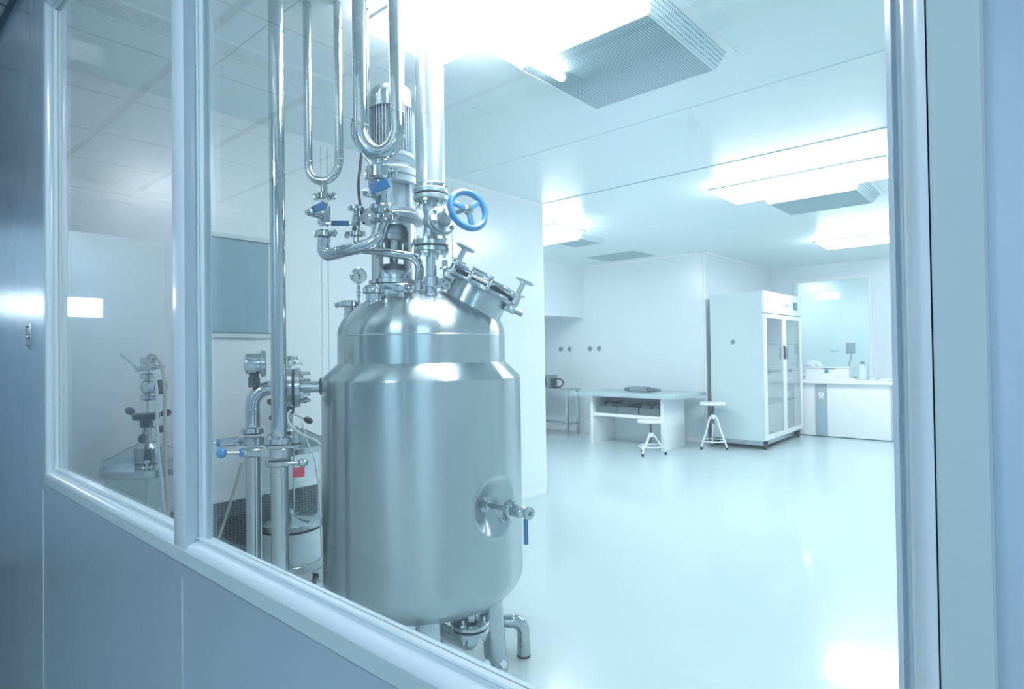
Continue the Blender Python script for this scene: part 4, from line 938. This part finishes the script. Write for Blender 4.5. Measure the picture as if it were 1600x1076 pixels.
for x, y in ((XR-.03,YF+.05), (XR-.03,YB-.16), (XL+.06,YF+.05), (XL+.06,YB-.16)):
    b = NB(); cyl(b, (x-.014,y,.04), (x+.014,y,.04), .040, seg=28, bev=.004); cs = obj('castor', b, 'black_rubber', t)
    b = NB(); bx(b, x-.02, x+.02, y-.02, y+.03, .078, .11, .003); bx(b, x-.02, x-.016, y-.015, y+.02, .03, .09); bx(b, x+.016, x+.02, y-.015, y+.02, .03, .09); obj('castor_fork', b, 'black_plastic', cs)
# bench under the far window
t = thing('lab_bench', 'long white bench with a pale worktop below the far window', 'bench', (-2.5,9.8,0))
b = NB(); bx(b, -3.38, -1.52, 9.33, 10.10, 0.015, .755, .003); obj('body', b, 'white_paint', t)
b = NB(); bx(b, -3.38, -1.47, 9.28, 10.36, .757, .80, .008); obj('worktop', b, 'white_paint', t)
b = NB(); bx(b, -2.44, -2.285, 9.318, 9.33, .02, .745, .002); sp = obj('service_panel', b, 'tape_grey', t)
b = NB(); bx(b, -2.395, -2.325, 9.312, 9.318, .54, .63, .002); obj('socket_plate', b, 'white_paint', sp)
b = NB(); bx(b, -2.39, -2.38, 9.309, 9.312, .56, .575); bx(b, -2.34, -2.33, 9.309, 9.312, .56, .575); bx(b, -2.366, -2.354, 9.309, 9.312, .60, .615); obj('socket_holes', b, 'joint_dark', sp)
b = NB(); bx(b, -3.36, -1.54, 9.335, 10.08, 0, .015); obj('toe_strip', b, 'joint_dark', t)
# things on the bench
t = thing('storage_box', 'white box with a dark lid edge on the worktop beside the cabinet', 'box', (-2.35,9.65,.80))
b = NB(); bx(b, -2.62, -2.05, 9.52, 9.86, .80, .965, .008); obj('box_body', b, 'white_paint', t)
b = NB(); bx(b, -2.63, -2.04, 9.51, 9.87, .967, .985, .004); obj('lid', b, 'white_paint', t)
b = NB(); bx(b, -2.38, -2.22, 9.505, 9.52, .962, .970); obj('lid_latch', b, 'joint_dark', t)
b = NB(); bx(b, -2.36, -2.31, 9.517, 9.5195, .90, .945); obj('label_patch', b, 'blue_enamel', t)
def bottle(label, c, h=.26):
    c = V(c); t = thing('bottle', label, 'bottle', c, 'white bottles on the bench')
    b = NB(); lathe(b, c, Z, [(.060,0), (.066,.006), (.066,h*.62), (.058,h*.74), (.026,h*.86), (.022,h*.88)], 32); obj('bottle_body', b, 'milk_plastic', t)
    b = NB(); lathe(b, c+Z*h*.87, Z, [(.026,0), (.026,.028), (.022,.032), (0,.033)], 24); obj('cap', b, 'joint_dark', t)
    return t
bottle('white plastic bottle with dark cap on the right part of the worktop', (-1.92,9.75,.80))
t = thing('cloth_bundle', 'crumpled white cloth lying on the worktop in front of the box', 'cloth', (-2.14,9.42,.80))
b = NB(); bmesh.ops.create_icosphere(b, subdivisions=3, radius=1); rnd = random.Random(2)
for v in b.verts: k = 1+.25*math.sin(v.co.x*7+1)*math.cos(v.co.y*6)+rnd.uniform(-.04,.04); v.co = V((-2.10+v.co.x*.13*k, 9.42+v.co.y*.06*k, .80+max(0,v.co.z)*.055*k))
obj('folds', b, 'cloth_white', t)
b = NB(); bmesh.ops.create_icosphere(b, subdivisions=3, radius=1)
for v in b.verts: k = 1+.2*math.sin(v.co.x*5+2)*math.cos(v.co.y*8+v.co.z*5); v.co = V((-2.56+v.co.x*.13*k, 9.68+v.co.y*.10*k, .988+max(0,v.co.z)*.09*k))
solo('plastic_bag', b, 'cloth_white', 'crumpled translucent bag on top of the white box', 'bag')
b = NB()
for k in range(3): bmesh.ops.create_icosphere(b, subdivisions=2, radius=.001)
b.free(); b = NB(); bmesh.ops.create_icosphere(b, subdivisions=3, radius=1)
for v in b.verts: k = 1+.25*math.sin(v.co.x*8)*math.cos(v.co.y*7); v.co = V((-1.60+v.co.x*.09*k, 9.60+v.co.y*.07*k, .80+max(0,v.co.z)*.035*k))
solo('cloth_bundle', b, 'cloth_white', 'small crumpled cloth at the right end of the worktop', 'cloth')
b = NB(); bx(b, -1.81, -1.74, 9.62, 9.70, .80, .86, .008); solo('small_jar', b, 'milk_plastic', 'small pale jar right of the bottle on the worktop', 'jar')
# wall phone by the far window
t = thing('wall_dispenser', 'grey wall-mounted device with a hanging cord inside the far window', 'wall device', (-2.22,10.43,1.2))
b = NB(); bx(b, -2.27, -2.15, 10.39, 10.44, 1.17, 1.34, .012); obj('housing', b, 'tape_grey', t)
b = NB(); bx(b, -2.34, -2.27, 10.41, 10.44, 1.31, 1.38, .004); obj('bracket', b, 'white_paint', t)
b = NB(); sweep(b, spline([(-2.2,10.41,1.17), (-2.21,10.40,1.08), (-2.23,10.40,1.0), (-2.2,10.40,.93)]), .009, 10); obj('cord', b, 'tape_grey', t)
t = thing('wall_socket', 'small white switch plate seen through the far window', 'switch plate', (-2.9,12.5,1.2))
b = NB(); bx(b, -2.98,-2.84,12.485,12.5,1.20,1.30,.004); obj('plate', b, 'cloth_white', t)
b = NB(); bx(b, -2.93,-2.89,12.480,12.485,1.23,1.27,.002); obj('rocker', b, 'white_paint', t)
# steel side table left
t = thing('side_table', 'stainless steel work table half hidden behind the partition end', 'table', (-5.8,7.35,0))
b = NB(); bx(b, -6.35, -5.29, 7.24, 7.58, .675, .70, .003); obj('table_top', b, 'steel_satin', t)
for x, y in ((-5.33,7.27), (-5.33,7.54), (-6.30,7.27), (-6.30,7.54)):
    b = NB(); bx(b, x-.02, x+.02, y-.02, y+.02, 0, .675, .003); obj('leg', b, 'steel_satin', t)
b = NB(); bx(b, -6.30, -5.33, 7.27, 7.54, .16, .18, .003); obj('lower_shelf', b, 'steel_satin', t)
t = thing('pump_unit', 'dark box-shaped pump with a looping black hose on the steel side table', 'pump', (-5.75,7.3,.70))
b = NB(); bx(b, -5.95, -5.68, 7.28, 7.50, .70, .90, .012); obj('housing', b, 'grey_plastic', t)
b = NB(); bx(b, -5.90, -5.73, 7.276, 7.28, .74, .86, .001); bx(b, -5.68, -5.66, 7.32, 7.44, .74, .85, .004); obj('front_plate', b, 'black_plastic', t)
b = NB(); sweep(b, spline([(-5.66,7.38,.84), (-5.58,7.37,.845), (-5.50,7.36,.83), (-5.46,7.35,.78), (-5.50,7.34,.73), (-5.60,7.34,.715), (-5.66,7.34,.73)]), .011, 12); obj('hose_loop', b, 'black_rubber', t)
# round ports on the back wall
t0 = None
for x, lab in ((-5.84,'grey round wall port, leftmost of the four on the back wall'), (-5.66,'grey round wall port, second from left on the back wall'), (-5.27,'grey round wall port, third from left on the back wall'), (-5.10,'grey round wall port, rightmost of the four on the back wall')):
    if t0 is None:
        t0 = thing('wall_port', lab, 'wall port', (x,7.81,1.30), 'round ports on the back wall')
        b = NB(); lathe(b, (x,7.81,1.30), (0,-1,0), [(.040,0), (.040,.008), (.034,.014)], 28); obj('ring', b, 'tape_grey', t0)
        b = NB(); lathe(b, (x,7.797,1.30), (0,-1,0), [(.026,0), (.026,.008), (.018,.012), (0,.012)], 24); obj('plug', b, 'grey_plastic', t0)
    else: dup(t0, (x,7.81,1.30), label=lab)

# ================================================================ camera and colour
cam = bpy.data.cameras.new('camera'); co = bpy.data.objects.new('camera', cam); C.objects.link(co)
cam.sensor_width = 36; cam.lens = 936.28/1600*36; cam.clip_start = .02; cam.clip_end = 60
co.matrix_world = Matrix([[0.749528, 0.018707, 0.661708, 0.0], [0.661837, -0.00097, -0.749647, 0.0], [-0.013382, 0.999825, -0.013108, 1.26], [0, 0, 0, 1]])
bpy.context.scene.camera = co
w = bpy.data.worlds.new('world'); bpy.context.scene.world = w; w.use_nodes = True
w.node_tree.nodes['Background'].inputs[0].default_value = (.5,.6,.7,1); w.node_tree.nodes['Background'].inputs[1].default_value = .05
sc = bpy.context.scene
sc.view_settings.view_transform = 'Standard'; sc.view_settings.look = 'None'; sc.view_settings.gamma = 1; sc.view_settings.exposure = .32
sc.cycles.max_bounces = 14; sc.cycles.transparent_max_bounces = 24; sc.cycles.glossy_bounces = 8; sc.cycles.diffuse_bounces = 6
sc.cycles.use_denoising = True; sc.cycles.sample_clamp_indirect = 6; sc.cycles.caustics_reflective = False
